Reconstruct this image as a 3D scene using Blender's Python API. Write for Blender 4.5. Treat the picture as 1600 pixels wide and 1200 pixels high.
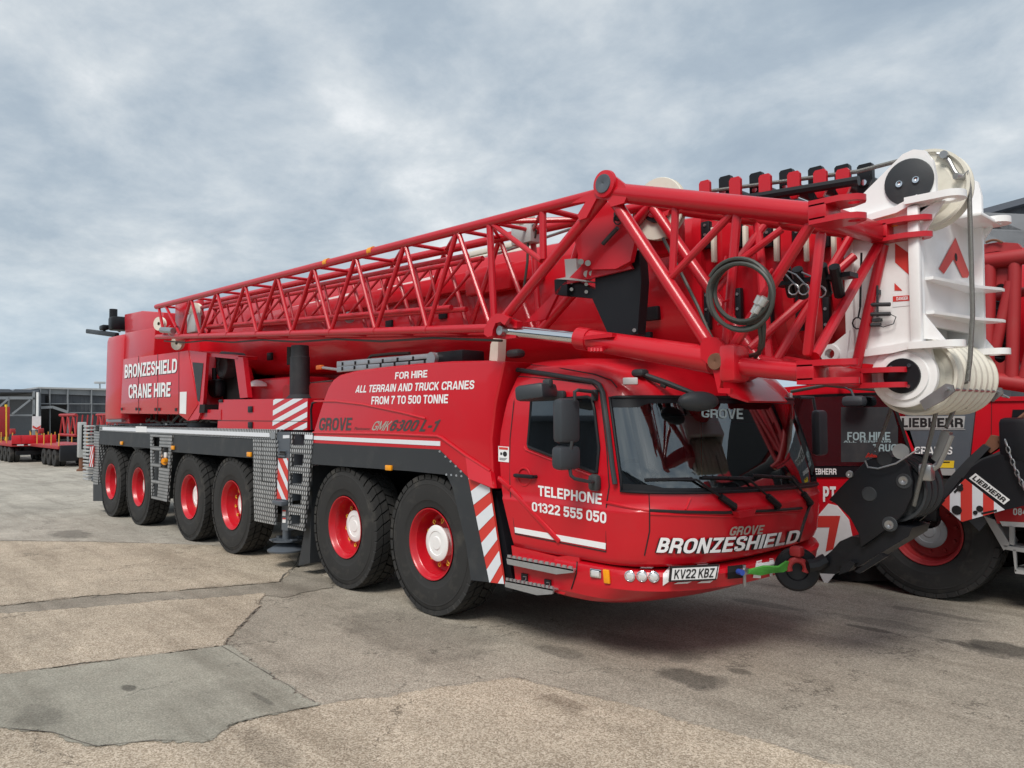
import bpy, bmesh, math, random
from math import sin, cos, pi, radians as R, sqrt, atan2, hypot
from mathutils import Vector as V, Matrix, noise
from mathutils.geometry import tessellate_polygon
random.seed(7)
for o in list(bpy.data.objects): bpy.data.objects.remove(o)
SC = bpy.context.scene; COL = SC.collection
# ------------------------------------------------------------------ camera
FPX = 1199.166; CAM = V((4.7676, -4.5507, 1.9488)); YAW, PIT, ROL = 2.3922, 0.0403, -0.0072
_f = V((cos(PIT)*cos(YAW), cos(PIT)*sin(YAW), sin(PIT)))
_r = _f.cross(V((0, 0, 1))).normalized(); _u = _r.cross(_f)
CR = _r*cos(ROL)+_u*sin(ROL); CU = -_r*sin(ROL)+_u*cos(ROL); CF = _f
cd = bpy.data.cameras.new('camera'); cam = bpy.data.objects.new('camera', cd); COL.objects.link(cam)
cam.matrix_world = Matrix(((CR.x, CU.x, -CF.x, CAM.x), (CR.y, CU.y, -CF.y, CAM.y), (CR.z, CU.z, -CF.z, CAM.z), (0, 0, 0, 1)))
cd.sensor_width = 36; cd.lens = 36*FPX/1600; cd.clip_start = .1; cd.clip_end = 3000
SC.camera = cam
def at(px, py, x=None, y=None, z=None):
    "point where the photograph's sight line meets a plane of constant x, y or z"
    d = CF+CR*((px-800)/FPX)-CU*((py-600)/FPX)
    t = (x-CAM.x)/d.x if x is not None else (y-CAM.y)/d.y if y is not None else (z-CAM.z)/d.z
    return CAM+d*t
# ------------------------------------------------------------------ light
SUN_EL, SUN_AZ = R(50), R(-66)      # direction the light comes from (behind the camera)
sl = bpy.data.lights.new('sun', 'SUN'); sl.energy = 1.5; sl.angle = R(22); sl.color = (1, .95, .88)
so = bpy.data.objects.new('sun', sl); COL.objects.link(so)
sdir = V((cos(SUN_EL)*cos(SUN_AZ), cos(SUN_EL)*sin(SUN_AZ), sin(SUN_EL)))
so.rotation_euler = sdir.to_track_quat('Z', 'Y').to_euler(); so.location = (0, -20, 40)
wd = bpy.data.worlds.new('World'); SC.world = wd; wd.use_nodes = True
def sky_world():
    nt = wd.node_tree; N = nt.nodes; L = nt.links; N.clear()
    out = N.new('ShaderNodeOutputWorld'); bg = N.new('ShaderNodeBackground'); bg.inputs[1].default_value = .1
    sk = N.new('ShaderNodeTexSky'); sk.sky_type = 'NISHITA'; sk.sun_disc = False
    sk.sun_elevation = SUN_EL; sk.sun_rotation = R(90)-SUN_AZ; sk.air_density = 1.2; sk.dust_density = 2
    tc = N.new('ShaderNodeTexCoord'); sp = N.new('ShaderNodeSeparateXYZ'); L.new(tc.outputs['Generated'], sp.inputs[0])
    def M(op, a, b=None, c=None):
        n = N.new('ShaderNodeMath'); n.operation = op
        for i, v in enumerate((a, b, c)):
            if v is None: continue
            if isinstance(v, (int, float)): n.inputs[i].default_value = v
            else: L.new(v, n.inputs[i])
        return n.outputs[0]
    zz = M('ADD', M('MAXIMUM', sp.outputs[2], 0), .30)
    cb = N.new('ShaderNodeCombineXYZ'); L.new(M('DIVIDE', sp.outputs[0], zz), cb.inputs[0]); L.new(M('DIVIDE', sp.outputs[1], zz), cb.inputs[1])
    def noi(scale, det, rough, dist, loc):
        mp = N.new('ShaderNodeMapping'); mp.inputs['Location'].default_value = loc; L.new(cb.outputs[0], mp.inputs[0])
        n = N.new('ShaderNodeTexNoise'); n.inputs['Scale'].default_value = scale; n.inputs['Detail'].default_value = det
        n.inputs['Roughness'].default_value = rough; n.inputs['Distortion'].default_value = dist; L.new(mp.outputs[0], n.inputs[0]); return n.outputs[0]
    def ramp(fac, stops):
        r = N.new('ShaderNodeValToRGB'); L.new(fac, r.inputs[0]); e = r.color_ramp.elements
        while len(e) < len(stops): e.new(.5)
        for k, (p, c) in enumerate(stops): e[k].position = p; e[k].color = (*c, 1) if len(c) == 3 else c
        return r.outputs[0]
    def mix(f, a, b):
        m = N.new('ShaderNodeMix'); m.data_type = 'RGBA'
        if isinstance(f, float): m.inputs[0].default_value = f
        else: L.new(f, m.inputs[0])
        for i, v in ((6, a), (7, b)):
            if isinstance(v, tuple): m.inputs[i].default_value = (*v, 1)
            else: L.new(v, m.inputs[i])
        return m.outputs[2]
    big = noi(1.15, 4, .5, .25, (1.3, .4, 0)); med = noi(3.4, 13, .61, .15, (4.1, 2.2, 0))
    f = M('ADD', M('MULTIPLY', big, .52), M('MULTIPLY', med, .48))
    cl = ramp(f, [(.36, (1.95, 2.36, 2.8)), (.44, (2.35, 2.76, 3.15)), (.50, (2.95, 3.3, 3.6)), (.56, (3.65, 3.92, 4.1)), (.64, (5.0, 5.1, 5.15))])
    low = M('MULTIPLY', M('SUBTRACT', 1.0, M('MINIMUM', M('MULTIPLY', M('MAXIMUM', sp.outputs[2], 0), 5.5), 1)), .55)
    cl2 = mix(low, cl, (1.9, 2.95, 4.05))
    final = mix(.93, sk.outputs[0], cl2)
    L.new(final, bg.inputs[0]); L.new(bg.outputs[0], out.inputs[0])
sky_world()
SC.view_settings.view_transform = 'Standard'; SC.view_settings.look = 'None'
SC.view_settings.exposure = 0.9; SC.view_settings.gamma = 1
# ------------------------------------------------------------------ materials
MAT = {}
def _nodes(m): return m.node_tree.nodes, m.node_tree.links
def mat(name, col, rough=.5, metal=0, var=.12, vscale=3, coat=0, bump=0, bscale=60, dirt=None, spec=.5, emit=None):
    m = bpy.data.materials.new(name); m.use_nodes = True; N, L = _nodes(m); b = N['Principled BSDF']
    b.inputs['Roughness'].default_value = rough; b.inputs['Metallic'].default_value = metal
    b.inputs['Coat Weight'].default_value = coat; b.inputs['Coat Roughness'].default_value = .06; b.inputs['Specular IOR Level'].default_value = spec
    tc = N.new('ShaderNodeTexCoord'); n = N.new('ShaderNodeTexNoise'); n.inputs['Scale'].default_value = vscale; n.inputs['Detail'].default_value = 7
    L.new(tc.outputs['Object'], n.inputs[0])
    mx = N.new('ShaderNodeMix'); mx.data_type = 'RGBA'; L.new(n.outputs[0], mx.inputs[0])
    mx.inputs[6].default_value = (*[c*(1-var) for c in col], 1); mx.inputs[7].default_value = (*[min(1, c*(1+var)) for c in col], 1)
    cur = mx.outputs[2]
    if dirt:
        n2 = N.new('ShaderNodeTexNoise'); n2.inputs['Scale'].default_value = dirt[2]; n2.inputs['Detail'].default_value = 9; n2.inputs['Roughness'].default_value = .7
        L.new(tc.outputs['Object'], n2.inputs[0])
        rp = N.new('ShaderNodeValToRGB'); rp.color_ramp.elements[0].position = .52; rp.color_ramp.elements[1].position = .75
        rp.color_ramp.elements[1].color = (dirt[1],)*3+(1,); L.new(n2.outputs[0], rp.inputs[0])
        m2 = N.new('ShaderNodeMix'); m2.data_type = 'RGBA'; L.new(rp.outputs[0], m2.inputs[0]); L.new(cur, m2.inputs[6]); m2.inputs[7].default_value = (*dirt[0], 1); cur = m2.outputs[2]
    L.new(cur, b.inputs['Base Color'])
    rm = N.new('ShaderNodeMapRange'); rm.inputs[3].default_value = max(0.02, rough*.8); rm.inputs[4].default_value = min(1, rough*1.25); L.new(n.outputs[0], rm.inputs[0]); L.new(rm.outputs[0], b.inputs['Roughness'])
    if bump:
        n3 = N.new('ShaderNodeTexNoise'); n3.inputs['Scale'].default_value = bscale; n3.inputs['Detail'].default_value = 5; L.new(tc.outputs['Object'], n3.inputs[0])
        bp = N.new('ShaderNodeBump'); bp.inputs['Strength'].default_value = bump; bp.inputs['Distance'].default_value = .01; L.new(n3.outputs[0], bp.inputs['Height']); L.new(bp.outputs[0], b.inputs['Normal'])
    if emit: b.inputs['Emission Color'].default_value = (*emit[0], 1); b.inputs['Emission Strength'].default_value = emit[1]
    MAT[name] = m; return m
mat('red_paint', (.55, .0045, .015), .34, coat=.3, var=.08, vscale=1.2, bump=.012, bscale=2.2, dirt=((.30, .05, .05), .16, 2.5))
mat('red_structure', (.50, .005, .016), .32, coat=.2, var=.1, vscale=2, dirt=((.28, .06, .06), .2, 3))
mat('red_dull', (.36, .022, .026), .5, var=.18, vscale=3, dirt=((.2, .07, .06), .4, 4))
mat('white_paint', (.86, .86, .86), .35, coat=.3, var=.03, dirt=((.6, .58, .55), .25, 4))
mat('cream_nylon', (.72, .69, .60), .5, var=.06, vscale=5, dirt=((.5, .46, .38), .4, 6))
mat('grey_paint', (.085, .10, .12), .42, var=.12, dirt=((.14, .14, .14), .3, 4))
mat('dark_plastic', (.028, .032, .037), .55, var=.18, vscale=2.5, dirt=((.075, .075, .072), .55, 3), bump=.05, bscale=120)
mat('black_paint', (.008, .009, .012), .42, var=.2, dirt=((.02, .02, .022), .3, 5), spec=.35)
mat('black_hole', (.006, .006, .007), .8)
mat('rubber', (.030, .030, .030), .78, var=.22, vscale=5, dirt=((.10, .092, .08), .7, 3.2), bump=.15, bscale=90, spec=.3)
mat('tread_rubber', (.034, .034, .033), .85, var=.25, vscale=8, dirt=((.10, .095, .085), .6, 7), bump=.2, bscale=70, spec=.25)
mat('chrome', (.72, .74, .77), .08, metal=1, var=.05)
mat('steel', (.42, .43, .44), .35, metal=.9, var=.15, vscale=9)
mat('wire_rope', (.20, .20, .19), .5, metal=.7, var=.25, vscale=40, bump=.6, bscale=160)
mat('aluminium', (.50, .52, .54), .38, metal=.75, var=.12, vscale=6, dirt=((.3, .3, .3), .4, 8))
mat('pale_metal', (.46, .47, .47), .5, metal=.3, var=.12, vscale=5)
mat('letter_white', (.84, .85, .87), .45, var=.02)
mat('letter_black', (.012, .012, .013), .5)
mat('letter_grey', (.11, .105, .10), .3, metal=.6, var=.1)
mat('badge_silver', (.46, .42, .37), .35, metal=.3)
mat('screen_print', (.30, .40, .43), .5)
mat('reflective_white', (.72, .75, .80), .4, var=.04, vscale=20)
mat('reflective_red', (.62, .045, .035), .45, var=.05)
mat('amber', (.85, .33, .01), .25, var=.1, vscale=30)
mat('yellow', (.80, .55, .03), .45)
mat('orange', (.85, .18, .03), .45)
mat('lamp_lens', (.75, .77, .78), .08, metal=.3, spec=.8)
mat('plate_white', (.80, .81, .82), .35)
mat('green_webbing', (.08, .36, .05), .7, var=.3, vscale=30)
mat('blue_plastic', (.03, .08, .4), .4)
mat('hose', (.045, .048, .042), .5, var=.25, vscale=12)
mat('connector', (.50, .51, .50), .4, metal=.5, var=.1)
mat('seat_fabric', (.04, .045, .05), .8, var=.2)
mat('mirror_shell', (.035, .042, .050), .5, var=.1, bump=.05, bscale=200)
mat('cladding', (.10, .115, .14), .55, var=.12)
mat('cab_trim', (.34, .38, .39), .7, var=.15)
mat('rust', (.16, .07, .04), .8, var=.3)
mat('beam_grey', (.24, .26, .28), .5, var=.15)
def glass_mat(name, tint, clear, ior=1.9):
    m = bpy.data.materials.new(name); m.use_nodes = True; N, L = _nodes(m); N.remove(N['Principled BSDF']); out = N['Material Output']
    tr = N.new('ShaderNodeBsdfTransparent'); tr.inputs[0].default_value = (*tint, 1)
    df = N.new('ShaderNodeBsdfPrincipled'); df.inputs['Base Color'].default_value = (.006, .008, .01, 1); df.inputs['Roughness'].default_value = .04
    m0 = N.new('ShaderNodeMixShader'); m0.inputs[0].default_value = clear; L.new(df.outputs[0], m0.inputs[1]); L.new(tr.outputs[0], m0.inputs[2])
    gl = N.new('ShaderNodeBsdfGlossy'); gl.inputs['Roughness'].default_value = .02; gl.inputs[0].default_value = (.9, .97, 1, 1)
    fr = N.new('ShaderNodeFresnel'); fr.inputs[0].default_value = ior
    m1 = N.new('ShaderNodeMixShader'); L.new(fr.outputs[0], m1.inputs[0]); L.new(m0.outputs[0], m1.inputs[1]); L.new(gl.outputs[0], m1.inputs[2])
    L.new(m1.outputs[0], out.inputs[0]); MAT[name] = m
glass_mat('glass', (.6, .68, .7), .85, 2.3); glass_mat('glass_dark', (.25, .3, .32), .35); glass_mat('glass_clear', (.75, .84, .86), .9)
def node_math(N, L):
    def M(op, a, b=None, c=None):
        n = N.new('ShaderNodeMath'); n.operation = op
        for i, v in enumerate((a, b, c)):
            if v is None: continue
            if isinstance(v, (int, float)): n.inputs[i].default_value = v
            else: L.new(v, n.inputs[i])
        return n.outputs[0]
    return M
def checker_plate():
    m = bpy.data.materials.new('checker_plate'); m.use_nodes = True; N, L = _nodes(m); b = N['Principled BSDF']; M = node_math(N, L)
    tc = N.new('ShaderNodeTexCoord'); sp = N.new('ShaderNodeSeparateXYZ'); L.new(tc.outputs['Object'], sp.inputs[0])
    u = M('MULTIPLY', M('ADD', sp.outputs[0], M('MULTIPLY', sp.outputs[1], 1.0)), 1/.052); v = M('MULTIPLY', sp.outputs[2], 1/.056)
    row = M('FLOOR', v); u2 = M('ADD', u, M('MULTIPLY', row, .12))
    fu = M('SUBTRACT', M('FRACT', u2), .5); fv = M('SUBTRACT', M('FRACT', v), .5)
    su = M('ADD', fu, M('MULTIPLY', fv, -.3))
    d = M('ADD', M('POWER', M('MULTIPLY', M('ABSOLUTE', su), 3.6), 2), M('POWER', M('MULTIPLY', M('ABSOLUTE', fv), 2.25), 2))
    k = M('SUBTRACT', 1, M('MINIMUM', M('MAXIMUM', M('MULTIPLY', M('SUBTRACT', d, .65), 2.4), 0), 1))
    n = N.new('ShaderNodeTexNoise'); n.inputs['Scale'].default_value = 5; n.inputs['Detail'].default_value = 6; L.new(tc.outputs['Object'], n.inputs[0])
    mx = N.new('ShaderNodeMix'); mx.data_type = 'RGBA'; L.new(k, mx.inputs[0]); mx.inputs[6].default_value = (.11, .115, .12, 1); mx.inputs[7].default_value = (.80, .82, .84, 1)
    mx2 = N.new('ShaderNodeMix'); mx2.data_type = 'RGBA'; mx2.blend_type = 'MULTIPLY'; mx2.inputs[0].default_value = .5; L.new(mx.outputs[2], mx2.inputs[6]); L.new(n.outputs[0], mx2.inputs[7])
    L.new(mx2.outputs[2], b.inputs['Base Color']); b.inputs['Metallic'].default_value = .45; b.inputs['Roughness'].default_value = .38
    bp = N.new('ShaderNodeBump'); bp.inputs['Strength'].default_value = .6; bp.inputs['Distance'].default_value = .004; L.new(k, bp.inputs['Height']); L.new(bp.outputs[0], b.inputs['Normal'])
    MAT['checker_plate'] = m
checker_plate()
# ------------------------------------------------------------------ mesh collecting
class MB:
    def __init__(s): s.v = []; s.f = []; s.sm = []
    def add(s, vs, fs, smooth=True):
        k = len(s.v); s.v += [V(p) for p in vs]; s.f += [[k+i for i in f] for f in fs]; s.sm += [smooth]*len(fs); return s
    def mesh(s, pts, fs, smooth=True): return s.add(pts, fs, smooth)
    def box(s, c, size, ax=None, bev=0):
        "box at c; ax = optional 3x3 rows of axes; bev = chamfer"
        X, Y, Z = ax if ax else (V((1, 0, 0)), V((0, 1, 0)), V((0, 0, 1)))
        c = V(c); hx, hy, hz = [d/2 for d in size]; b = min(bev, hx*.9, hy*.9, hz*.9)
        if b <= 0:
            vs = [c+X*(hx*i)+Y*(hy*j)+Z*(hz*k) for i in (-1, 1) for j in (-1, 1) for k in (-1, 1)]
            return s.add(vs, [(0, 1, 3, 2), (4, 6, 7, 5), (0, 4, 5, 1), (2, 3, 7, 6), (0, 2, 6, 4), (1, 5, 7, 3)], False)
        bm = bmesh.new(); bmesh.ops.create_cube(bm, size=2)
        for v in bm.verts: v.co = V((v.co.x*hx, v.co.y*hy, v.co.z*hz))
        bmesh.ops.bevel(bm, geom=bm.edges[:], offset=b, segments=2, profile=.5, affect='EDGES')
        bm.verts.index_update(); vs = [c+X*v.co.x+Y*v.co.y+Z*v.co.z for v in bm.verts]; fs = [[v.index for v in f.verts] for f in bm.faces]; bm.free()
        return s.add(vs, fs, True)
    def beam(s, p, q, w, h, up=(0, 0, 1), bev=0, ext=0):
        p, q = V(p), V(q); d = (q-p).normalized(); up = V(up); sd = d.cross(up)
        if sd.length < 1e-4: sd = d.cross(V((1, 0, 0)))
        sd.normalize(); u = sd.cross(d)
        return s.box((p+q)/2, ((q-p).length+2*ext, w, h), (d, sd, u), bev)
    def tube(s, p, q, r, n=14, r2=None, cap=True):
        p, q = V(p), V(q); d = (q-p).normalized(); a = d.orthogonal().normalized(); b = d.cross(a); r2 = r if r2 is None else r2
        vs = [p+(a*cos(2*pi*i/n)+b*sin(2*pi*i/n))*r for i in range(n)]+[q+(a*cos(2*pi*i/n)+b*sin(2*pi*i/n))*r2 for i in range(n)]
        s.add(vs, [(i, (i+1) % n, n+(i+1) % n, n+i) for i in range(n)])
        if cap: s.add(vs, [list(range(n))[::-1], list(range(n, 2*n))], False)
        return s
    def pipe(s, pts, r, n=8, closed=False):
        pts = [V(p) for p in pts]; m = len(pts); rings = []; a = None
        for i in range(m):
            if closed: d = pts[(i+1) % m]-pts[i-1]
            else: d = pts[min(i+1, m-1)]-pts[max(i-1, 0)]
            d.normalize()
            if a is None: a = d.orthogonal().normalized()
            a = (a-d*a.dot(d)).normalized(); b = d.cross(a)
            rings.append([pts[i]+(a*cos(2*pi*k/n)+b*sin(2*pi*k/n))*r for k in range(n)])
        vs = [v for r_ in rings for v in r_]; fs = []
        for i in range(m if closed else m-1):
            j = (i+1) % m
            for k in range(n): fs.append((i*n+k, i*n+(k+1) % n, j*n+(k+1) % n, j*n+k))
        s.add(vs, fs)
        if not closed: s.add(vs, [list(range(n))[::-1], list(range((m-1)*n, m*n))], False)
        return s
    def lathe(s, prof, c, axis=(0, 1, 0), n=32, closed=False):
        "prof: list of (along axis, radius)"
        c = V(c); d = V(axis).normalized(); a = d.orthogonal().normalized(); b = d.cross(a); m = len(prof)
        vs = [c+d*h+(a*cos(2*pi*k/n)+b*sin(2*pi*k/n))*r for h, r in prof for k in range(n)]
        fs = [(i*n+k, i*n+(k+1) % n, (i+1)*n+(k+1) % n, (i+1)*n+k) for i in range(m-1) for k in range(n)]
        if closed: fs += [((m-1)*n+k, (m-1)*n+(k+1) % n, (k+1) % n, k) for k in range(n)]
        return s.add(vs, fs)
    def disc(s, c, r, axis, h, n=24): return s.tube(V(c), V(c)+V(axis).normalized()*h, r, n)
    def slab(s, outer, off, holes=()):
        "flat outline (3-D points) given thickness by the vector off; holes are outlines too"
        off = V(off); loops = [[V(p) for p in outer]]+[[V(p) for p in h] for h in holes]
        flat = [p for l in loops for p in l]; n = len(flat)
        tri = tessellate_polygon(loops) if (len(loops) > 1 or len(outer) > 4) else ([(0, 1, 2), (0, 2, 3)] if len(outer) == 4 else [(0, 1, 2)])
        # orient
        nn = V((0, 0, 0)); l = loops[0]
        for i in range(len(l)): nn += l[i].cross(l[(i+1) % len(l)])
        fs = []
        for t in tri:
            a, b, c = [flat[i] for i in t]
            t = list(t) if (b-a).cross(c-a).dot(off) < 0 else list(t)[::-1]
            fs.append(t); fs.append([i+n for i in t[::-1]])
        vs = flat+[p+off for p in flat]; k = 0
        for l in loops:
            m = len(l)
            for i in range(m): fs.append([k+i, k+(i+1) % m, n+k+(i+1) % m, n+k+i])
            k += m
        return s.add(vs, fs, False)
    def sheet(s, pts): return s.add(pts, [list(t) for t in tessellate_polygon([[V(p) for p in pts]])], False)
    def build(s, name, m, parent=None, sharp=35, fix=True, uvspace=False):
        if not s.v: return None
        lo = V([min(p[i] for p in s.v) for i in range(3)]); hi = V([max(p[i] for p in s.v) for i in range(3)]); c = (lo+hi)/2
        me = bpy.data.meshes.new(name); me.from_pydata([p-c for p in s.v], [], s.f); me.polygons.foreach_set('use_smooth', s.sm)
        if fix:
            bm = bmesh.new(); bm.from_mesh(me); bmesh.ops.recalc_face_normals(bm, faces=bm.faces[:]); bm.to_mesh(me); bm.free()
        me.set_sharp_from_angle(angle=R(sharp)); me.update()
        me.materials.append(MAT[m] if isinstance(m, str) else m)
        o = bpy.data.objects.new(name, me); COL.objects.link(o)
        W[o.name] = c
        if parent: o.parent = parent; o.location = c-W[parent.name]
        else: o.location = c
        return o
W = {}
def thing(name, loc, label, cat, group=None, kind=None):
    o = bpy.data.objects.new(name, None); COL.objects.link(o); o.location = loc; W[o.name] = V(loc); o.empty_display_size = .3
    tag(o, label, cat, group, kind); return o
def tag(o, label=None, cat=None, group=None, kind=None):
    if label: o['label'] = label
    if cat: o['category'] = cat
    if group: o['group'] = group
    if kind: o['kind'] = kind
    return o
def copy_tree(o, parent=None):
    c = o.copy(); COL.objects.link(c); c.parent = parent; W[c.name] = W[o.name].copy()
    for ch in list(o.children): copy_tree(ch, c)
    return c
X1, Y1, Z1 = V((1, 0, 0)), V((0, 1, 0)), V((0, 0, 1))
# ------------------------------------------------------------------ lettering
def glyphs_round(txt, bold=.0, shear=0, spacing=1.0):
    cu = bpy.data.curves.new('t', 'FONT'); cu.body = txt; cu.size = 1; cu.offset = bold; cu.shear = shear; cu.resolution_u = 3; cu.space_character = spacing
    o = bpy.data.objects.new('t', cu); COL.objects.link(o)
    dg = bpy.context.evaluated_depsgraph_get(); me = bpy.data.meshes.new_from_object(o.evaluated_get(dg))
    vs = [v.co.copy() for v in me.vertices]; fs = [list(p.vertices) for p in me.polygons]
    bpy.data.objects.remove(o); bpy.data.curves.remove(cu); bpy.data.meshes.remove(me)
    x0, x1 = min(v.x for v in vs), max(v.x for v in vs); y0, y1 = min(v.y for v in vs), max(v.y for v in vs)
    return [((v.x-x0)/(x1-x0), (v.y-y0)/(y1-y0)) for v in vs], fs
from mathutils.geometry import delaunay_2d_cdt
def _round(pts, r, closed=False):
    out = []; n = len(pts)
    for i, p in enumerate(pts):
        p = V(p)
        if not closed and i in (0, n-1): out.append(p); continue
        a, b = V(pts[i-1]), V(pts[(i+1) % n]); k = min(r, (a-p).length*.499, (b-p).length*.499); u, v = p+(a-p).normalized()*k, p+(b-p).normalized()*k
        if k < 1e-4: out.append(p); continue
        out += [u*(1-t)**2+p*2*t*(1-t)+v*t*t if False else (u*(1-t)**2+p*2*t*(1-t)*.9+v*t*t+((u+v)/2)*.2*t*(1-t)) for t in (0, .2, .4, .6, .8, 1)]
    res = [out[0]]
    for p in out[1:]:
        if (p-res[-1]).length > 1e-4: res.append(p)
    if closed and (res[0]-res[-1]).length < 1e-4: res.pop()
    return res
def _ribbon(pts, w, closed=False):
    n = len(pts); L_, R_ = [], []
    for i in range(n):
        a = pts[i-1] if (i or closed) else None; b = pts[(i+1) % n] if (i < n-1 or closed) else None; p = pts[i]
        d1 = (p-a).normalized() if a is not None else (b-p).normalized(); d2 = (b-p).normalized() if b is not None else d1
        nn = V((-(d1+d2).y, (d1+d2).x)); nn.normalize(); k = w/2/max(.45, nn.dot(V((-d2.y, d2.x)))); L_.append(p+nn*k); R_.append(p-nn*k)
    m = n if closed else n-1
    return [(L_[i], R_[i], R_[(i+1) % n], L_[(i+1) % n]) for i in range(m)]
def _glyph(c, w):
    o = w/2; W_ = {'I': w, '1': .42, 'M': .86, '-': .36, 'L': .56, 'F': .57, 'E': .6, 'T': .62, 'O': .74, 'G': .72, 'C': .7, 'D': .69, 'N': .69, 'A': .74, 'V': .7, 'R': .69, 'K': .7, 'H': .68}.get(c, .62)
    L, R_, B, T, M = o, W_-o, o, 1-o, .5; S = []; st = ([(L, 0), (L, 1)], 0, 0); rs = ([(R_, 0), (R_, 1)], 0, 0); r = .26
    top, bot, mid = ([(L, T), (W_, T)], 0, 0), ([(L, B), (W_, B)], 0, 0), ([(L, M), (W_-.06, M)], 0, 0)
    if c == 'B': S = [st, ([(L, T), (R_-.03, T), (R_-.03, M), (L, M)], .2, 0), ([(L, M), (R_, M), (R_, B), (L, B)], .2, 0)]
    elif c == 'R': S = [st, ([(L, T), (R_-.02, T), (R_-.02, M-.04), (L, M-.04)], .22, 0), ([(W_*.48, M-.04), (R_-.02, M-.12), (R_, 0)], .14, 0)]
    elif c == 'P': S = [st, ([(L, T), (R_, T), (R_, M-.06), (L, M-.06)], .24, 0)]
    elif c == 'D': S = [st, ([(L, T), (R_, T), (R_, B), (L, B)], .36, 0)]
    elif c in 'O0': S = [([(L, T), (R_, T), (R_, B), (L, B)], .3, 1)]
    elif c == 'N': S = [st, rs, ([(L+o*.2, 1), (R_-o*.2, 0)], 0, 0)]
    elif c == 'M': S = [st, rs, ([(L, 1), (W_/2, .12)], 0, 0), ([(R_, 1), (W_/2, .12)], 0, 0)]
    elif c == 'Z': S = [([(0, T), (W_, T)], 0, 0), ([(0, B), (W_, B)], 0, 0), ([(R_-.02, T), (L+.02, B)], 0, 0)]
    elif c == 'E': S = [st, top, mid, bot]
    elif c == 'F': S = [st, top, mid]
    elif c == 'L': S = [st, bot]
    elif c == 'H': S = [st, rs, ([(L, M), (R_, M)], 0, 0)]
    elif c == 'I': S = [st]
    elif c == 'T': S = [([(0, T), (W_, T)], 0, 0), ([(W_/2, 0), (W_/2, T)], 0, 0)]
    elif c == 'U': S = [([(L, 1), (L, B), (R_, B), (R_, 1)], .3, 0)]
    elif c == 'S': S = [([(R_, .68), (R_, T), (L, T), (L, M+.05), (R_, M-.05), (R_, B), (L, B), (L, .32)], .21, 0)]
    elif c == 'C': S = [([(R_, .67), (R_, T), (L, T), (L, B), (R_, B), (R_, .33)], .32, 0)]
    elif c == 'G': S = [([(R_, .68), (R_, T), (L, T), (L, B), (R_, B), (R_, M-.05+o*.0)], .3, 0), ([(W_*.52, M-.08), (W_, M-.08)], 0, 0)]
    elif c == 'A': S = [([(o*.9, 0), (W_/2-.02, 1)], 0, 0), ([(W_-o*.9, 0), (W_/2+.02, 1)], 0, 0), ([(W_*.26, .25), (W_*.74, .25)], 0, 0)]
    elif c == 'V': S = [([(o*.9, 1), (W_/2-.02, 0)], 0, 0), ([(W_-o*.9, 1), (W_/2+.02, 0)], 0, 0)]
    elif c == 'K': S = [st, ([(R_-.02, 1), (L, .36)], 0, 0), ([(W_*.4, .56), (R_, 0)], 0, 0)]
    elif c == '1': S = [([(W_-o, 0), (W_-o, 1)], 0, 0), ([(0, .74), (W_-o, .84)], 0, 0)]
    elif c == '2': S = [([(L, .68), (L, T), (R_, T), (R_, .55), (L, .16)], .24, 0), ([(0, B), (W_, B)], 0, 0)]
    elif c == '3': S = [([(L, .7), (L, T), (R_-.02, T), (R_-.02, M+.02), (W_*.35, M+.02)], .2, 0), ([(W_*.35, M+.02), (R_, M+.02), (R_, B), (L, B), (L, .3)], .2, 0)]
    elif c == '4': S = [([(R_-.06, 0), (R_-.06, 1)], 0, 0), ([(0, .3), (W_, .3)], 0, 0), ([(R_-.08, .95), (.05, .32)], 0, 0)]
    elif c == '5': S = [([(W_-.02, T), (L+.03, T), (L+.01, M)], 0, 0), ([(L, M+.02), (R_, M+.14), (R_, B), (L, B), (L, .3)], .24, 0)]
    elif c == '6': S = [([(R_, .72), (R_, T), (L, T), (L, B), (R_, B), (R_, M+.08), (L, M+.06)], .25, 0)]
    elif c == '7': S = [([(0, T), (W_, T)], 0, 0), ([(R_, T), (W_*.36, .4), (W_*.3, 0)], .2, 0)]
    elif c == '8': S = [([(L+.02, T), (R_-.02, T), (R_-.02, M), (L+.02, M)], .2, 1), ([(L, M), (R_, M), (R_, B), (L, B)], .22, 1)]
    elif c == '-': S = [([(0, .42), (W_, .42)], 0, 0)]
    return S, W_
def glyphs(txt, bold=0, shear=0, spacing=1.0):
    if txt != txt.upper(): return glyphs_round(txt, bold, shear, spacing)
    w = .15+bold; x = 0; quads = []
    for c in txt:
        if c == ' ': x += .30; continue
        S, W_ = _glyph(c, w)
        for pts, r, cl in S:
            for q in _ribbon(_round(pts, r, cl), w*(1 if c not in 'NAVMZK' else .93), cl): quads.append([V((p.x+x, p.y)) for p in q])
        x += W_+.085*spacing
    x -= .085*spacing; vs = []; fs = []
    for q in quads:
        ar = sum(q[i].x*q[(i+1) % 4].y-q[(i+1) % 4].x*q[i].y for i in range(4))
        if abs(ar) < 1e-7: continue
        k = len(vs); vs += q; fs.append([k, k+1, k+2, k+3] if ar > 0 else [k+3, k+2, k+1, k])
    ov, oe, of, _, _, _ = delaunay_2d_cdt(vs, [], fs, 0, 1e-5)
    qs = [[vs[i] for i in f] for f in fs]; bb = [(min(p.x for p in q), max(p.x for p in q), q) for q in qs]
    def inside(c): return any(a <= c.x <= b and all((q[(i+1) % 4].x-q[i].x)*(c.y-q[i].y)-(q[(i+1) % 4].y-q[i].y)*(c.x-q[i].x) >= -1e-7 for i in range(4)) for a, b, q in bb)
    keep = [list(f) for f in of if inside((ov[f[0]]+ov[f[1]]+ov[f[2]])/3)]
    return [(v.x/x+(v.y-.5)*shear, v.y) for v in ov], keep
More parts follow.
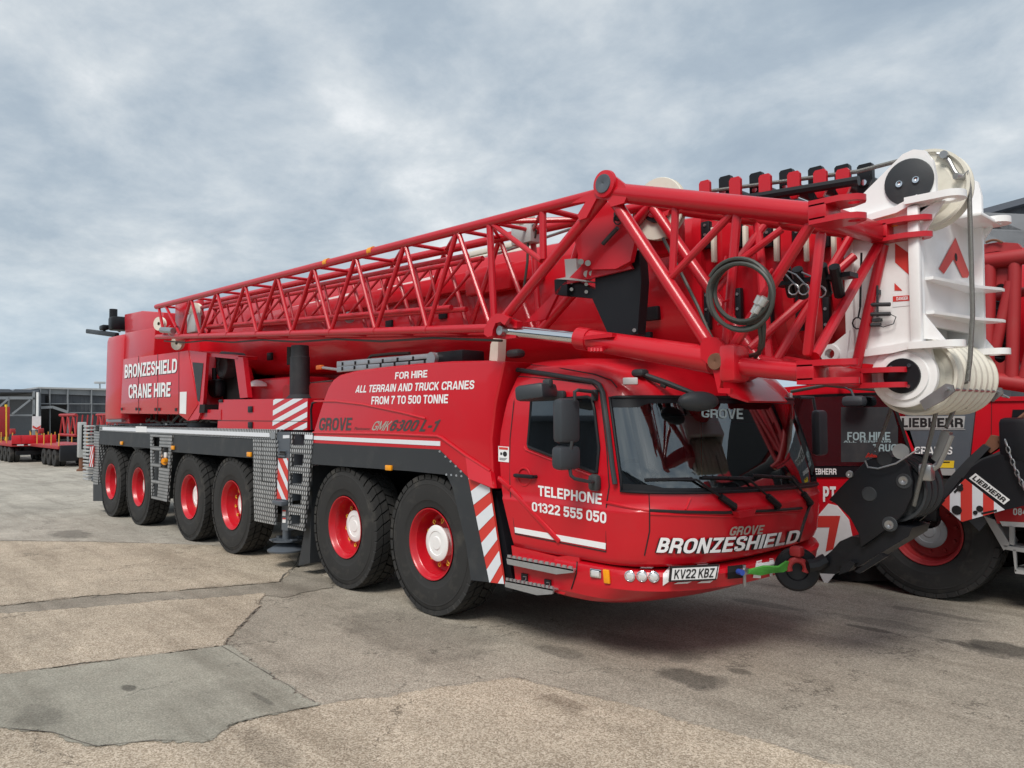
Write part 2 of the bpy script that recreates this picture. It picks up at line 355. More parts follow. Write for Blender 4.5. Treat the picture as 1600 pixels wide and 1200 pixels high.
def letter(txt, fn, m, parent, bold=.02, shear=0, spacing=1.0, name='lettering'):
    "fn(u, v) maps the unit box of the line of text on to a surface"
    uv, fs = glyphs(txt, bold, shear, spacing); b = MB(); b.add([fn(u, v) for u, v in uv], fs, False)
    return b.build(name, m, parent, fix=False)
def flat(p00, p10, p01):
    p00, p10, p01 = V(p00), V(p10), V(p01); return lambda u, v: p00+(p10-p00)*u+(p01-p00)*v
def quad(a, b, c, d):
    a, b, c, d = map(V, (a, b, c, d)); return lambda u, v: (a*(1-u)+b*u)*(1-v)+(d*(1-u)+c*u)*v
# ------------------------------------------------------------------ ground
def stone_mat(name, dark, mid, light, scale, stains=(), patch=(.85, 1.12), rough=.9, stone=.5, edged=True):
    m = bpy.data.materials.new(name); m.use_nodes = True; N, L = _nodes(m); b = N['Principled BSDF']; M = node_math(N, L)
    g = N.new('ShaderNodeNewGeometry'); P = g.outputs['Position']
    def tex(kind, sc, det=6, rgh=.6, dist=0):
        n = N.new(kind); n.inputs['Scale'].default_value = sc
        if kind == 'ShaderNodeTexNoise': n.inputs['Detail'].default_value = det; n.inputs['Roughness'].default_value = rgh; n.inputs['Distortion'].default_value = dist
        L.new(P, n.inputs['Vector']); return n
    def ramp(fac, stops):
        r = N.new('ShaderNodeValToRGB'); L.new(fac, r.inputs[0]); e = r.color_ramp.elements
        while len(e) < len(stops): e.new(.5)
        for k, (p, c) in enumerate(stops): e[k].position = p; e[k].color = (*c, 1)
        return r.outputs[0]
    def mix(f, a, b_, mode='MIX'):
        x = N.new('ShaderNodeMix'); x.data_type = 'RGBA'; x.blend_type = mode
        if isinstance(f, (int, float)): x.inputs[0].default_value = f
        else: L.new(f, x.inputs[0])
        for i, v in ((6, a), (7, b_)):
            if isinstance(v, tuple): x.inputs[i].default_value = (*v, 1)
            else: L.new(v, x.inputs[i])
        return x.outputs[2]
    vo = tex('ShaderNodeTexVoronoi', scale); sep = N.new('ShaderNodeSeparateXYZ'); L.new(vo.outputs['Color'], sep.inputs[0])
    peb = ramp(sep.outputs[0], [(.12, dark), (.5, mid), (.9, light)])
    fine = ramp(tex('ShaderNodeTexNoise', scale*.8, 4, .75).outputs[0], [(.32, dark), (.5, mid), (.68, light)])
    c = mix(stone, fine, peb)
    big = ramp(tex('ShaderNodeTexNoise', .55, 8, .62, .4).outputs[0], [(.3, (patch[0],)*3), (.7, (patch[1],)*3)])
    c = mix(1.0, c, big, 'MULTIPLY')
    med = ramp(tex('ShaderNodeTexNoise', 3.5, 8, .7).outputs[0], [(.3, (.84, .83, .82)), (.66, (1.08, 1.07, 1.06))])
    c = mix(1.0, c, med, 'MULTIPLY')
    mpg = N.new('ShaderNodeMapping'); mpg.inputs['Rotation'].default_value = (0, 0, .45); mpg.inputs['Scale'].default_value = (.22, 2.4, 1); L.new(P, mpg.inputs[0])
    tn_ = N.new('ShaderNodeTexNoise'); tn_.inputs['Scale'].default_value = 1.0; tn_.inputs['Detail'].default_value = 7; tn_.inputs['Roughness'].default_value = .65; L.new(mpg.outputs[0], tn_.inputs[0])
    c = mix(1.0, c, ramp(tn_.outputs[0], [(.36, (.80, .79, .78)), (.5, (1.0, 1.0, 1.0)), (.66, (1.06, 1.055, 1.05))]), 'MULTIPLY')
    # fine cracks
    ck = N.new('ShaderNodeTexVoronoi'); ck.feature = 'DISTANCE_TO_EDGE'; ck.inputs['Scale'].default_value = .45
    wob = N.new('ShaderNodeVectorMath'); wob.operation = 'ADD'; L.new(P, wob.inputs[0])
    wn = tex('ShaderNodeTexNoise', 1.6, 6, .7); ws = N.new('ShaderNodeVectorMath'); ws.operation = 'SCALE'; ws.inputs['Scale'].default_value = 1.3; L.new(wn.outputs['Color'], ws.inputs[0]); L.new(ws.outputs[0], wob.inputs[1]); L.new(wob.outputs[0], ck.inputs['Vector'])
    crack = M('MULTIPLY', M('LESS_THAN', ck.outputs['Distance'], .006), M('GREATER_THAN', wn.outputs[0], .53))
    c = mix(M('MULTIPLY', crack, .55), c, tuple(k*.3 for k in dark))
    sn = tex('ShaderNodeTexNoise', 2.4, 6, .65); sxy = N.new('ShaderNodeSeparateXYZ'); L.new(P, sxy.inputs[0])
    for (sx, sy, rx, ry, amt, col) in stains:
        dx = M('DIVIDE', M('SUBTRACT', sxy.outputs[0], sx), rx); dy = M('DIVIDE', M('SUBTRACT', sxy.outputs[1], sy), ry)
        d = M('ADD', M('SQRT', M('ADD', M('MULTIPLY', dx, dx), M('MULTIPLY', dy, dy))), M('MULTIPLY', M('SUBTRACT', sn.outputs[0], .5), 2.6))
        k = M('MULTIPLY', M('SUBTRACT', 1, M('MINIMUM', M('MAXIMUM', M('MULTIPLY', M('SUBTRACT', d, .75), 2.5), 0), 1)), amt)
        c = mix(k, c, col)
    L.new(c, b.inputs['Base Color']); b.inputs['Roughness'].default_value = rough; b.inputs['Specular IOR Level'].default_value = .25
    bp = N.new('ShaderNodeBump'); bp.inputs['Strength'].default_value = .35; bp.inputs['Distance'].default_value = .008
    h = M('ADD', sep.outputs[0], M('MULTIPLY', tex('ShaderNodeTexNoise', 25, 5).outputs[0], 1.2)); L.new(h, bp.inputs['Height']); L.new(bp.outputs[0], b.inputs['Normal'])
    if edged:      # worn, crumbling border of a patch
        at_ = N.new('ShaderNodeAttribute'); at_.attribute_name = 'inset'
        e = M('ADD', M('MULTIPLY', at_.outputs['Fac'], 2.0), M('MULTIPLY', M('SUBTRACT', tex('ShaderNodeTexNoise', 16, 8, .75).outputs[0], .5), 3.0))
        k = M('MINIMUM', M('MAXIMUM', M('MULTIPLY', M('SUBTRACT', e, .8), 3), 0), 1)
        tr = N.new('ShaderNodeBsdfTransparent'); mxs = N.new('ShaderNodeMixShader'); L.new(k, mxs.inputs[0]); L.new(tr.outputs[0], mxs.inputs[1]); L.new(b.outputs[0], mxs.inputs[2]); L.new(mxs.outputs[0], N['Material Output'].inputs[0])
    MAT[name] = m
def g2(px, py): p = at(px, py, z=0); return (p.x, p.y)
def stain(px, py, rx, ry, amt, col=(.02, .019, .018)): return (*g2(px, py), rx, ry, amt, col)
stone_mat('asphalt', edged=False, dark=(.16, .14, .112), mid=(.335, .302, .25), light=(.54, .495, .42), scale=105, stains=[
    stain(1080, 1060, .30, .18, .6), stain(1160, 1050, .12, .06, .5), stain(1580, 1018, .35, .22, .7), stain(1500, 1005, .3, .06, .5),
    stain(1360, 983, .25, .05, .55), stain(1200, 945, .4, .1, .35), stain(880, 1020, .25, .12, .35), stain(1010, 1010, .5, .25, .3), stain(1390, 975, .5, .12, .3),
    stain(640, 985, 1.0, .5, .25), stain(1470, 960, .4, .08, .4)])
stone_mat('tan_aggregate', (.22, .178, .132), (.44, .375, .288), (.66, .585, .48), 112, patch=(.84, 1.10), stone=.72, stains=[stain(880, 1100, .22, .1, .4, (.09, .06, .04)), stain(75, 1010, .5, .2, .15), stain(420, 1170, .3, .12, .2)])
stone_mat('grey_screed', (.19, .185, .152), (.315, .306, .258), (.47, .455, .39), 95, patch=(.82, 1.15), stone=.3, stains=[stain(200, 1078, .07, .035, .6), stain(410, 1095, .2, .03, .4), stain(60, 1120, .3, .1, .25)])
stone_mat('worn_concrete', (.25, .232, .198), (.40, .375, .325), (.53, .50, .44), 80, patch=(.75, 1.2), stains=[stain(110, 835, .6, .25, .4)])
stone_mat('old_tarmac', (.15, .133, .108), (.28, .252, .207), (.41, .375, .318), 120, patch=(.75, 1.2))
def ground_sheet(name, m, pts, z, jit=.028, feather=.05):
    out = []
    for i, p in enumerate(pts):
        a, b = V((*g2(*p), z)), V((*g2(*pts[(i+1) % len(pts)]), z)); n = max(2, min(140, int((b-a).length/.04)))
        sd = (b-a).cross(Z1).normalized() if (b-a).length > 1e-6 else X1
        for k in range(n):
            q = a.lerp(b, k/n); out.append(q+sd*((noise.noise(q*3.1)*jit*1.8)+noise.noise(q*9)*jit+noise.noise(q*31)*jit*.7))
    n = len(out); ar = sum(out[i].x*out[(i+1) % n].y-out[(i+1) % n].x*out[i].y for i in range(n)); sg = 1 if ar > 0 else -1; inn = []; outr = []
    for i in range(n):
        d = (out[(i+2) % n]-out[i-2]).normalized(); nn = V((-d.y, d.x, 0))*sg; inn.append(out[i]+nn*feather); outr.append(out[i]-nn*feather)
    mb = MB(); mb.sheet(inn); nf = len(mb.v); mb.add(outr+inn, [(i, (i+1) % n, n+(i+1) % n, n+i) for i in range(n)], False); o = mb.build(name, m)
    a = o.data.attributes.new('inset', 'FLOAT', 'POINT'); a.data.foreach_set('value', [1.0]*nf+[0.0]*n+[1.0]*n); tag(o, kind='structure'); return o
mb = MB(); mb.add([(-400, -300, 0), (300, -300, 0), (300, 400, 0), (-400, 400, 0)], [(0, 1, 2, 3)], False)
tag(mb.build('ground', 'asphalt', fix=False), kind='structure')
ground_sheet('concrete_yard', 'worn_concrete', [(-500, 700), (300, 700), (330, 730), (470, 850), (320, 852), (150, 846), (-100, 844), (-500, 850)], .004)
ground_sheet('aggregate_slab', 'tan_aggregate', [(-260, 846), (0, 846), (150, 848), (320, 852), (448, 868), (462, 884), (436, 910), (260, 925), (140, 932), (0, 948), (-250, 975)], .008)
ground_sheet('tarmac_strip', 'old_tarmac', [(-250, 976), (0, 949), (140, 933), (260, 926), (436, 911), (466, 884), (520, 905), (520, 918), (440, 935), (420, 931), (260, 941), (135, 951), (0, 961), (-250, 990)], .006, .03)
ground_sheet('aggregate_slab', 'tan_aggregate', [(-250, 989), (0, 960), (135, 950), (260, 940), (412, 929), (405, 950), (345, 1011), (160, 1035), (0, 1057), (-200, 1085)], .010)
ground_sheet('screed_patch', 'grey_screed', [(-190, 1087), (0, 1058), (160, 1036), (345, 1012), (360, 1012), (425, 1060), (500, 1105), (430, 1118), (372, 1132), (318, 1162), (240, 1160), (150, 1170), (82, 1148), (0, 1140), (-150, 1150)], .014, .025)
ground_sheet('aggregate_slab', 'tan_aggregate', [(-120, 1149), (0, 1139), (82, 1147), (150, 1169), (240, 1159), (318, 1160), (372, 1131), (430, 1117), (500, 1104), (640, 1083), (800, 1060), (930, 1092), (1025, 1115), (1200, 1165), (1325, 1200), (1460, 1245), (1400, 1500), (200, 1500)], .010)
def joint(pts, w, z=.018):
    out = []
    for i in range(len(pts)-1):
        a, b = V((*g2(*pts[i]), z)), V((*g2(*pts[i+1]), z)); n = max(2, int((b-a).length/.06)); sd = (b-a).cross(Z1).normalized()
        for k in range(n): out.append((a.lerp(b, k/n), sd))
    mb = MB(); vs = []; fs = []
    for i, (q, sd) in enumerate(out):
        ww = .6*w*(.25+.9*abs(noise.noise(q*4.3+V((0, 0, 5)))))*(0.15 if noise.noise(q*1.7) > .38 else 1); off = sd*noise.noise(q*3.1)*w*1.2
        vs += [q+off-sd*ww, q+off+sd*ww]
    for i in range(len(out)-1): fs.append((2*i, 2*i+1, 2*i+3, 2*i+2))
    mb.add(vs, fs, False); tag(mb.build('pavement_joint', 'crack', fix=False), kind='structure')
mat('crack', (.10, .09, .077), .95, var=.5, vscale=14)
joint([(0, 948), (140, 932), (260, 925), (436, 910), (462, 884), (470, 862)], .022)
joint([(405, 950), (345, 1011)], .012)
joint([(0, 1057), (160, 1035), (345, 1011)], .010)
joint([(345, 1012), (425, 1060), (500, 1105)], .012)
joint([(500, 1105), (430, 1118), (372, 1132), (318, 1162), (240, 1160), (150, 1170), (82, 1148), (0, 1140)], .010)
joint([(500, 1104), (640, 1083), (800, 1060), (930, 1092), (1025, 1115), (1200, 1165), (1325, 1200)], .008)
joint([(430, 1052), (470, 1056), (560, 1062)], .008)
joint([(0, 846), (150, 848), (320, 852)], .012)
joint([(1400, 955), (1480, 975), (1600, 985)], .010)
# ------------------------------------------------------------------ crane: carrier
YS = -.03
crane = thing('mobile_crane', (-5.5, 1.375, 0), 'six axle red mobile crane in front with a lattice jib along its side', 'crane')
def s(px, py, y=YS): return at(px, py, y=y)
def side(pts, y=YS): return [s(a, b, y) for a, b in pts]
def clip_unit(poly):
    for ax, lim, sg in ((0, 0, 1), (0, 1, -1), (1, 0, 1), (1, 1, -1)):
        out = []
        for i in range(len(poly)):
            a, b = poly[i], poly[(i+1) % len(poly)]; da, db = sg*(a[ax]-lim), sg*(b[ax]-lim)
            if da >= 0: out.append(a)
            if da*db < 0: t = da/(da-db); out.append((a[0]+(b[0]-a[0])*t, a[1]+(b[1]-a[1])*t))
        poly = out
        if not poly: break
    return poly
def stripes(fn, n, slope, duty=.5, phase=0, m='reflective_white', parent=None, name='stripe_marking'):
    "diagonal bands v = c + slope*u clipped to the unit square of fn"
    mb = MB()
    for k in range(-n-2, 2*n+3):
        c0 = (k+phase)/n; c1 = c0+duty/n
        p = clip_unit([(0, c0), (1, c0+slope), (1, c1+slope), (0, c1)])
        if len(p) > 2: mb.add([fn(*q) for q in p], [list(range(len(p)))], False)
    return mb.build(name, m, parent, fix=False)
# frame
mb = MB(); mb.box((-6.7, 1.375, 1.25), (12.8, 1.3, .95), bev=.03)
for x in (-1.6, -2.9, -6.0, -7.6, -10.1, -11.8): mb.tube((x, .35, .69), (x, 2.4, .69), .13, 12); mb.box((x, 1.375, .72), (.4, .9, .4), bev=.05)
mb.box((-5.2, 1.375, .9), (.7, 2.5, .5), bev=.03); mb.box((-12.7, 1.375, .95), (.5, 2.6, .45), bev=.03)
mb.build('carrier_frame', 'black_paint', crane)
# deck
zd = s(300, 669).z
mb = MB(); mb.box((-8.58, 1.375, zd-.02), (8.05, 2.8, .05)); d1 = mb.build('deck', 'checker_plate', crane)
mb = MB(); e = [(149, 664.5), (432, 673.5), (430.5, 687), (149, 674)]; mb.slab(side(e), (0, .05, 0)); dk = mb.build('deck_edge', 'checker_plate', crane)
mb = MB(); mb.slab(side([(160, 667), (421, 676.5), (421, 683), (160, 671.8)], -.034), (0, .003, 0)); mb.build('reflective_strip', 'reflective_white', dk)
mb = MB(); mb.slab(side([(212, 666), (229, 666.6), (229, 675.5), (212, 675)], -.038), (0, .003, 0)); mb.build('warning_label', 'plate_white', dk)
mb = MB(); mb.tube(s(427, 680.5, -.02), s(427, 680.5, -.05), .045, 16); mb.build('coupling', 'steel', dk)
for k, x in enumerate((-11.6, -9.0, -6.2)):
    pass
# skirts
mb = MB(); mb.slab(side([(156, 672.8), (235, 678), (236, 700.5), (154, 694)]), (0, .06, 0)); k1 = mb.build('wheel_skirt', 'dark_plastic', crane)
mb = MB(); mb.slab(side([(268, 680), (396, 686.5), (397.5, 716), (267, 706)]), (0, .06, 0)); k2 = mb.build('wheel_skirt', 'dark_plastic', crane)
mb = MB()
for z0, (xa, xb) in ((1.5, (-12.5, -9.4)), (1.5, (-8.6, -5.2)), (1.52, (-3.6, -.7))): mb.box(((xa+xb)/2, 1.375, z0), (xb-xa, 2.66, .04))
mb.build('mudguard_top', 'black_paint', crane)
FS = -.035
mb = MB(); mb.slab(side([(488, 692), (686, 702.5), (731, 746), (764, 909.5), (736, 906.5), (728, 850), (716, 800), (707, 762), (698, 742), (640, 736), (484, 725)], FS), (0, .05, 0))
ff = mb.build('front_mudguard', 'dark_plastic', crane)
mb = MB()
for a, b in ((687, 705.5), (696, 713.5), (704, 721), (712, 728.5), (720, 736.5), (697.5, 741.5), (705, 742.2), (713, 743), (721, 744)):
    mb.tube(s(a, b, FS-.006), s(a, b, FS+.01), .011, 8)
mb.build('rivets', 'steel', ff)
mb = MB(); mb.slab([V((-.72, 0, 1.33)), V((-.55, 0, 1.2)), V((-.25, 0, .55)), V((-.35, 0, .55)), V((-.66, 0, 1.18))], (0, .5, 0)); mb.build('mudguard_panel', 'black_paint', crane)
cb = [(731.5, 747), (765, 762), (787.5, 912.5), (764.5, 910)]
mb = MB(); mb.slab(side(cb, FS-.004), (0, .02, 0)); cp = mb.build('chevron_board', 'reflective_red', crane)
c4 = side(cb, FS-.0075); stripes(quad(c4[0], c4[1], c4[2], c4[3]), 4, -.22, .53, .52, 'reflective_white', cp)
mb = MB(); mb.slab(side([(766, 762), (775, 768), (801, 905), (801, 925), (789, 922)], .02), (0, .25, 0)); mb.build('step_bracket', 'black_paint', crane)
# mud flap behind outrigger ladder
mb = MB(); mb.slab([s(476, 828, .05), s(484, 728, .05), s(489, 728, .05), s(484, 880, .05), s(466, 884, .05)], (0, .35, 0)); mb.build('mud_flap', 'dark_plastic', crane)
for a, b in ((607.5, 731), (190, 692.3), (270, 699.5), (389.5, 710)):
    mb = MB(); c = s(a, b, FS-.012); sc = 1 if a > 400 else 1.15
    mb.box(c, (.11*sc, .028, .055*sc), bev=.008); mb.build('marker_light', 'amber', crane)
# ---- engine housing beside the boom
EH = [(489, 692), (490, 672.5), (497, 650), (505, 625), (512.5, 605), (520, 593), (530, 585.5), (555, 579), (600, 573), (655, 567.5), (705, 564), (760, 563), (788, 565), (774, 630), (767.5, 686), (769, 725), (770, 764), (731, 747), (686, 702.5)]
def housing(pts, y0, depth, m, name, bev=.035):
    P_ = side(pts, y0); bm = bmesh.new(); vs = [bm.verts.new(p) for p in P_]; f = bm.faces.new(vs)
    r = bmesh.ops.extrude_face_region(bm, geom=[f]); ev = [g for g in r['geom'] if isinstance(g, bmesh.types.BMVert)]
    for v in ev: v.co.y += depth
    fe = [e for e in f.edges]
    bmesh.ops.recalc_face_normals(bm, faces=bm.faces[:])
    fr = [e for e in bm.edges if all(abs(v.co.y-y0) < 1e-5 for v in e.verts)]
    bmesh.ops.bevel(bm, geom=fr, offset=bev, segments=3, profile=.6, affect='EDGES')
    bm.verts.index_update(); mb = MB(); mb.add([v.co.copy() for v in bm.verts], [[v.index for v in f.verts] for f in bm.faces], True); bm.free()
    return mb.build(name, m, crane)
eh = housing(EH, -.02, .78, 'red_paint', 'engine_housing')
mb = MB(); mb.slab(side([(489.5, 676), (600, 677.5), (684, 681.5), (690, 684), (730, 713), (766, 736), (769, 762), (731, 747), (686, 702.5), (489, 692)], -.028), (0, .02, 0)); mb.build('panel', 'red_paint', eh)
mb = MB(); pr = [(491, 627), (525, 627), (567, 632), (630, 645), (665, 654)]; mb.pipe(side(pr, -.021), .012, 8); mb.build('pressed_rib', 'red_paint', eh)
mb = MB(); pr = [(489.5, 676), (600, 677.5), (684, 681.5), (690, 684), (730, 713), (766, 736)]; mb.pipe(side(pr, -.028), .014, 8); mb.build('pressed_rib', 'red_paint', eh)
mb = MB(); mb.slab(side([(489, 681), (687.5, 689.5), (687.5, 696.8), (489, 687)], -.032), (0, .004, 0)); mb.build('reflective_strip', 'reflective_white', eh)
mb = MB(); tq = [s(727, 711.5, -.03), s(766, 735, -.03), s(770, 763, -.085), s(731.5, 747.5, -.085)]; mb.slab(tq, (0, .05, .0)); mb.build('sloped_panel', 'red_paint', eh)
def side_text(t, bl, br, tl, tr, m, par, y, bold=.03, shear=0):
    a, b, c, d = s(*bl, y), s(*br, y), s(*tr, y), s(*tl, y); return letter(t, quad(a, b, c, d), m, par, bold, shear)
side_text('FOR HIRE', (617, 592.7), (667.5, 589.5), (618, 581.7), (668, 578), 'letter_white', eh, -.0225, .035)
side_text('ALL TERRAIN AND TRUCK CRANES', (555, 613.7), (740.5, 607.8), (557.5, 602.5), (741.5, 594), 'letter_white', eh, -.0225, .035)
side_text('FROM 7 TO 500 TONNE', (580, 632), (699.7, 630), (581, 619.5), (700.5, 616), 'letter_white', eh, -.0225, .035)
side_text('GROVE', (497.5, 672.5), (548, 672.7), (500, 652.8), (550.5, 652.5), 'letter_grey', eh, -.0225, .04)
side_text('Manitowoc', (553, 672), (578, 672.3), (554, 667), (579, 667.5), 'letter_grey', eh, -.0225, .0, .2)
side_text('GMK', (582, 672.5), (609, 673.3), (584, 658), (611, 658), 'badge_silver', eh, -.0225, .01, .2)
side_text('6300 L-1', (610, 673.6), (683, 674.6), (612, 656), (685, 655.6), 'letter_grey', eh, -.0225, .05, .1)
# grab rail at housing rear
mb = MB(); mb.pipe([s(487, 672, .02), s(486, 640, .02), s(488, 630, .02), s(497, 626.5, .02), s(505, 626, .02)], .014, 8); mb.build('grab_rail', 'black_paint', eh)
mb = MB(); mb.box(s(704, 558, .25)+V((0, .1, 0)), (.48, .3, .12), bev=.02); mb.build('bracket', 'black_paint', eh)
# ---- outrigger station
mb = MB(); mb.slab(side([(395, 686.5), (431.6, 688), (428.4, 820), (397, 813.6)], -.05), (0, .04, 0)); cpn = mb.build('cover_panel', 'checker_plate', crane)
mb = MB(); mb.slab(side([(408.5, 690), (409, 690), (409.5, 752), (409, 752)], -.0535), (0, .003, 0)); mb.slab(side([(409, 751.6), (426, 754), (426, 754.8), (409, 752.6)], -.0535), (0, .003, 0)); mb.build('seam', 'letter_black', cpn)
mb = MB()
a, b, c, d = side([(432.5, 675), (453.5, 674.5), (450.5, 783), (432, 781)], -.02); mb.slab([a, b, c, d], (0, .5, 0))
mb.box(s(441, 707, -.03), (.19, .03, .05), bev=.01); mb.box(s(441, 712.5, -.03), (.19, .03, .02)); mb.box(s(441, 785.5, -.02), (.26, .16, .06), bev=.01)
ob = mb.build('outrigger_beam', 'grey_paint', crane)
mb = MB(); mb.box(s(441, 706.6, -.047), (.14, .006, .028)); mb.build('handle_slot', 'black_hole', ob)
mb = MB(); mb.slab(side([(442, 680), (452, 679.8), (452, 684.5), (442, 685)], -.024), (0, .004, 0)); mb.build('reflective_strip', 'reflective_white', ob)
qq = [(434.5, 716), (449.8, 716), (449.3, 781), (432.5, 779)]
mb = MB(); mb.slab(side(qq, -.026), (0, .006, 0)); ch = mb.build('chevron_board', 'reflective_red', ob)
c4 = side(qq, -.029); stripes(quad(*c4), 2, .55, .42, .05, 'reflective_white', ch)
mb = MB(); jc = s(445, 800, .1); mb.slab([s(440.5, 788, .02), s(451, 788, .02), s(449.5, 829, .02), (s(440, 828, .02))], (0, .16, 0)); jk = mb.build('outrigger_jack', 'grey_paint', crane)
mb = MB()
for y0, y1 in ((797, 806), (809, 817)): mb.slab(side([(441.5, y0), (446.5, y0+.3), (446, y1), (441, y1-.3)], .016), (0, .003, 0))
lb = mb.build('warning_label', 'plate_white', jk)
mb = MB()
for y0 in (797, 809): mb.slab(side([(441.5, y0), (446.5, y0+.3), (446.4, y0+2.4), (441.4, y0+2.1)], .0135), (0, .002, 0))
mb.build('label_band', 'reflective_red', lb)
base = s(448, 860, .14)
mb = MB(); mb.lathe([(0, 0), (0, .24), (.02, .245), (.10, .09), (.12, .055), (.42, .055)], base, (0, 0, 1), 28); mb.lathe([(.13, .06), (.13, .2), (.15, .2), (.15, .06)], base, (0, 0, 1), 24)
for g in (0, 1.57, 3.14, 4.71): mb.box(base+V((.19*cos(g), .19*sin(g), .16)), (.07, .07, .02))
mb.build('foot_pad', 'grey_paint', jk)
op = [[(456.5, 678), (475.5, 678.8), (475, 697), (456, 696)], [(455.6, 709), (474, 710), (473, 729.5), (454.6, 728.5)], [(453.4, 738.5), (472.6, 740), (471.6, 758.6), (452.6, 757)], [(453, 771), (470.6, 772.5), (469.8, 791.5), (452.2, 790)], [(452, 803.5), (469.2, 805), (468.4, 822), (451.4, 820.5)]]
mb = MB(); mb.slab(side([(454.5, 675), (489, 676), (488, 692), (474, 829.8), (449.4, 824.2)], -.045), (0, .035, 0), [side(o_, -.045) for o_ in op]); lp = mb.build('access_steps', 'checker_plate', crane)
mb = MB(); mb.slab(side([(476, 679), (488.5, 679.6), (488, 686.5), (476, 686)], -.049), (0, .004, 0)); mb.build('reflective_strip', 'reflective_white', lp)
mb = MB()
for o_ in op: q = side(o_, -.01); mb.slab([q[3], q[2], q[2]+V((0, .22, 0)), q[3]+V((0, .22, 0))], (0, 0, .012))
mb.build('tread', 'checker_plate', lp)
mb = MB(); mb.slab(side([(432, 675), (486, 676), (474, 826), (432, 815)], .24), (0, .05, 0)); mb.build('back_plate', 'black_paint', lp)
# small ladder between axles
ol = [[(238, 682.5), (249.5, 683), (249, 698), (237.5, 697)], [(238, 703), (249, 704), (248.5, 724.5), (238, 723)], [(238, 729), (248, 730), (247.5, 751), (237.6, 749.5)], [(238, 755), (247, 756), (246, 776), (237.6, 774.5)], [(252, 698), (263.5, 699), (262, 732), (250, 730)]]
mb = MB(); mb.slab(side([(234.5, 678.5), (269, 680.5), (260.5, 784), (236, 778.5)], -.05), (0, .035, 0), [side(o_, -.05) for o_ in ol]); sl_ = mb.build('access_steps', 'checker_plate', crane)
mb = MB(); mb.slab(side([(236, 680), (266, 682), (258, 780), (237, 776)], .06), (0, .3, 0)); mb.build('back_plate', 'dark_plastic', sl_)
mb = MB(); mb.tube(s(257.5, 721, .05), s(257.5, 721, -.03), .06, 12); mb.box(s(257, 719.5, -.03), (.15, .05, .045)); mb.build('air_valve', 'amber', sl_)
mb = MB(); mb.box(s(258.5, 711, .02), (.13, .04, .09), bev=.01); mb.build('valve_tag', 'plate_white', sl_)
# rear end
mb = MB(); mb.slab([s(147, 664, -.03), s(155.5, 664.4, -.03), s(153, 757, -.03), s(145.5, 757, -.03)], (0, .5, 0)); rp = mb.build('rear_pillar', 'checker_plate', crane)
mb = MB(); p_ = s(139, 662, -.03); 
for k in range(16):
    z = 1.80-k*.075; mb.box((s(136, 700, -.03).x-.12, .22, z-.03), (.42, .5, .04), bev=.012)
mb.build('slatted_panel', 'pale_metal', rp)
mb = MB(); mb.box((-12.92, .35, 1.5), (.2, .6, .55), bev=.02); mb.box((-13.1, .3, .66), (.55, .5, .13), bev=.02); mb.build('rear_outrigger', 'grey_paint', crane)
mb = MB(); q = [(140.5, 699), (146, 697), (145, 730), (139.5, 729)]; mb.slab(side(q, -.06), (0, .02, 0)); ch = mb.build('chevron_board', 'reflective_red', rp)
c4 = side(q, -.0635); stripes(quad(*c4), 2, -.9, .5, .3, 'reflective_white', ch)
mb = MB(); mb.slab([s(145.5, 757, -.02), s(158, 756, -.02), s(160, 783, -.02), s(145.5, 783, -.02)], (0, .55, 0)); mb.build('mud_flap', 'dark_plastic', crane)
# ---- red locker with chevrons on the deck
YL = .06
q = [(342.5, 624.5), (481, 622.5), (480, 672), (339.5, 671)]
mb = MB(); P_ = side(q, YL); mb.slab(P_, (0, .75, 0)); lk = mb.build('tool_locker', 'red_paint', crane)
q2 = [(427, 623.4), (480.3, 622.7), (479.6, 671.6), (425.5, 671.3)]; c4 = side(q2, YL-.003); stripes(quad(*c4), 3, -.62, .52, .12, 'reflective_white', lk)
mb = MB(); mb.slab(side([(340, 656.6), (480, 658), (480, 658.8), (340, 657.4)], YL-.0045), (0, .002, 0)); mb.build('seam', 'letter_black', lk)
for a, b in ((391, 639.5), (391, 664), (345, 626.5)): mb = MB(); mb.box(s(a, b, YL-.008), (.14, .016, .085 if a > 360 else .04), bev=.01); mb.build('latch', 'black_paint', lk)
# exhaust stack
ex = V((0, .42, 0)); ex.x = s(468.5, 600, .42).x; zt = s(468, 540, .42).z; rr_ = .135
zb = s(468, 620, .42).z
mb = MB(); mb.lathe([(zb-.2, .18), (zb-.02, .185), (zb, rr_+.03), (zb+.03, rr_), (zt-.16, rr_-.004), (zt-.15, rr_-.012), (zt-.01, rr_-.016), (zt, rr_-.024), (zt, rr_-.04), (zt-.3, rr_-.04)], ex, (0, 0, 1), 32)
st = mb.build('exhaust_stack', 'dark_plastic', crane)
mb = MB(); mb.box((ex.x-.10, .42-.105, zt-.14), (.06, .05, .24), (V((.74, -.67, 0)), V((.67, .74, 0)), Z1)); mb.build('stack_slot', 'black_hole', st)
# floodlight and beacon behind the cab
mb = MB(); a = s(771, 549, .25); mb.slab([a+V((-.06, 0, -.08)), a+V((-.04, 0, .07)), a+V((0, 0, .125)), a+V((.07, 0, .11)), a+V((.06, 0, -.05)), a+V((.05, 0, -.10))], (0, .10, 0)); fl = mb.build('floodlight', 'cream_nylon', crane)
mb = MB(); mb.box(a+V((-.01, .05, -.10)), (.12, .10, .06), bev=.02); mb.build('lens', 'black_hole', fl)
mb = MB(); mb.box(a+V((.20, .1, -.03)), (.17, .12, .08), bev=.035); mb.build('beacon', 'dark_plastic', fl)
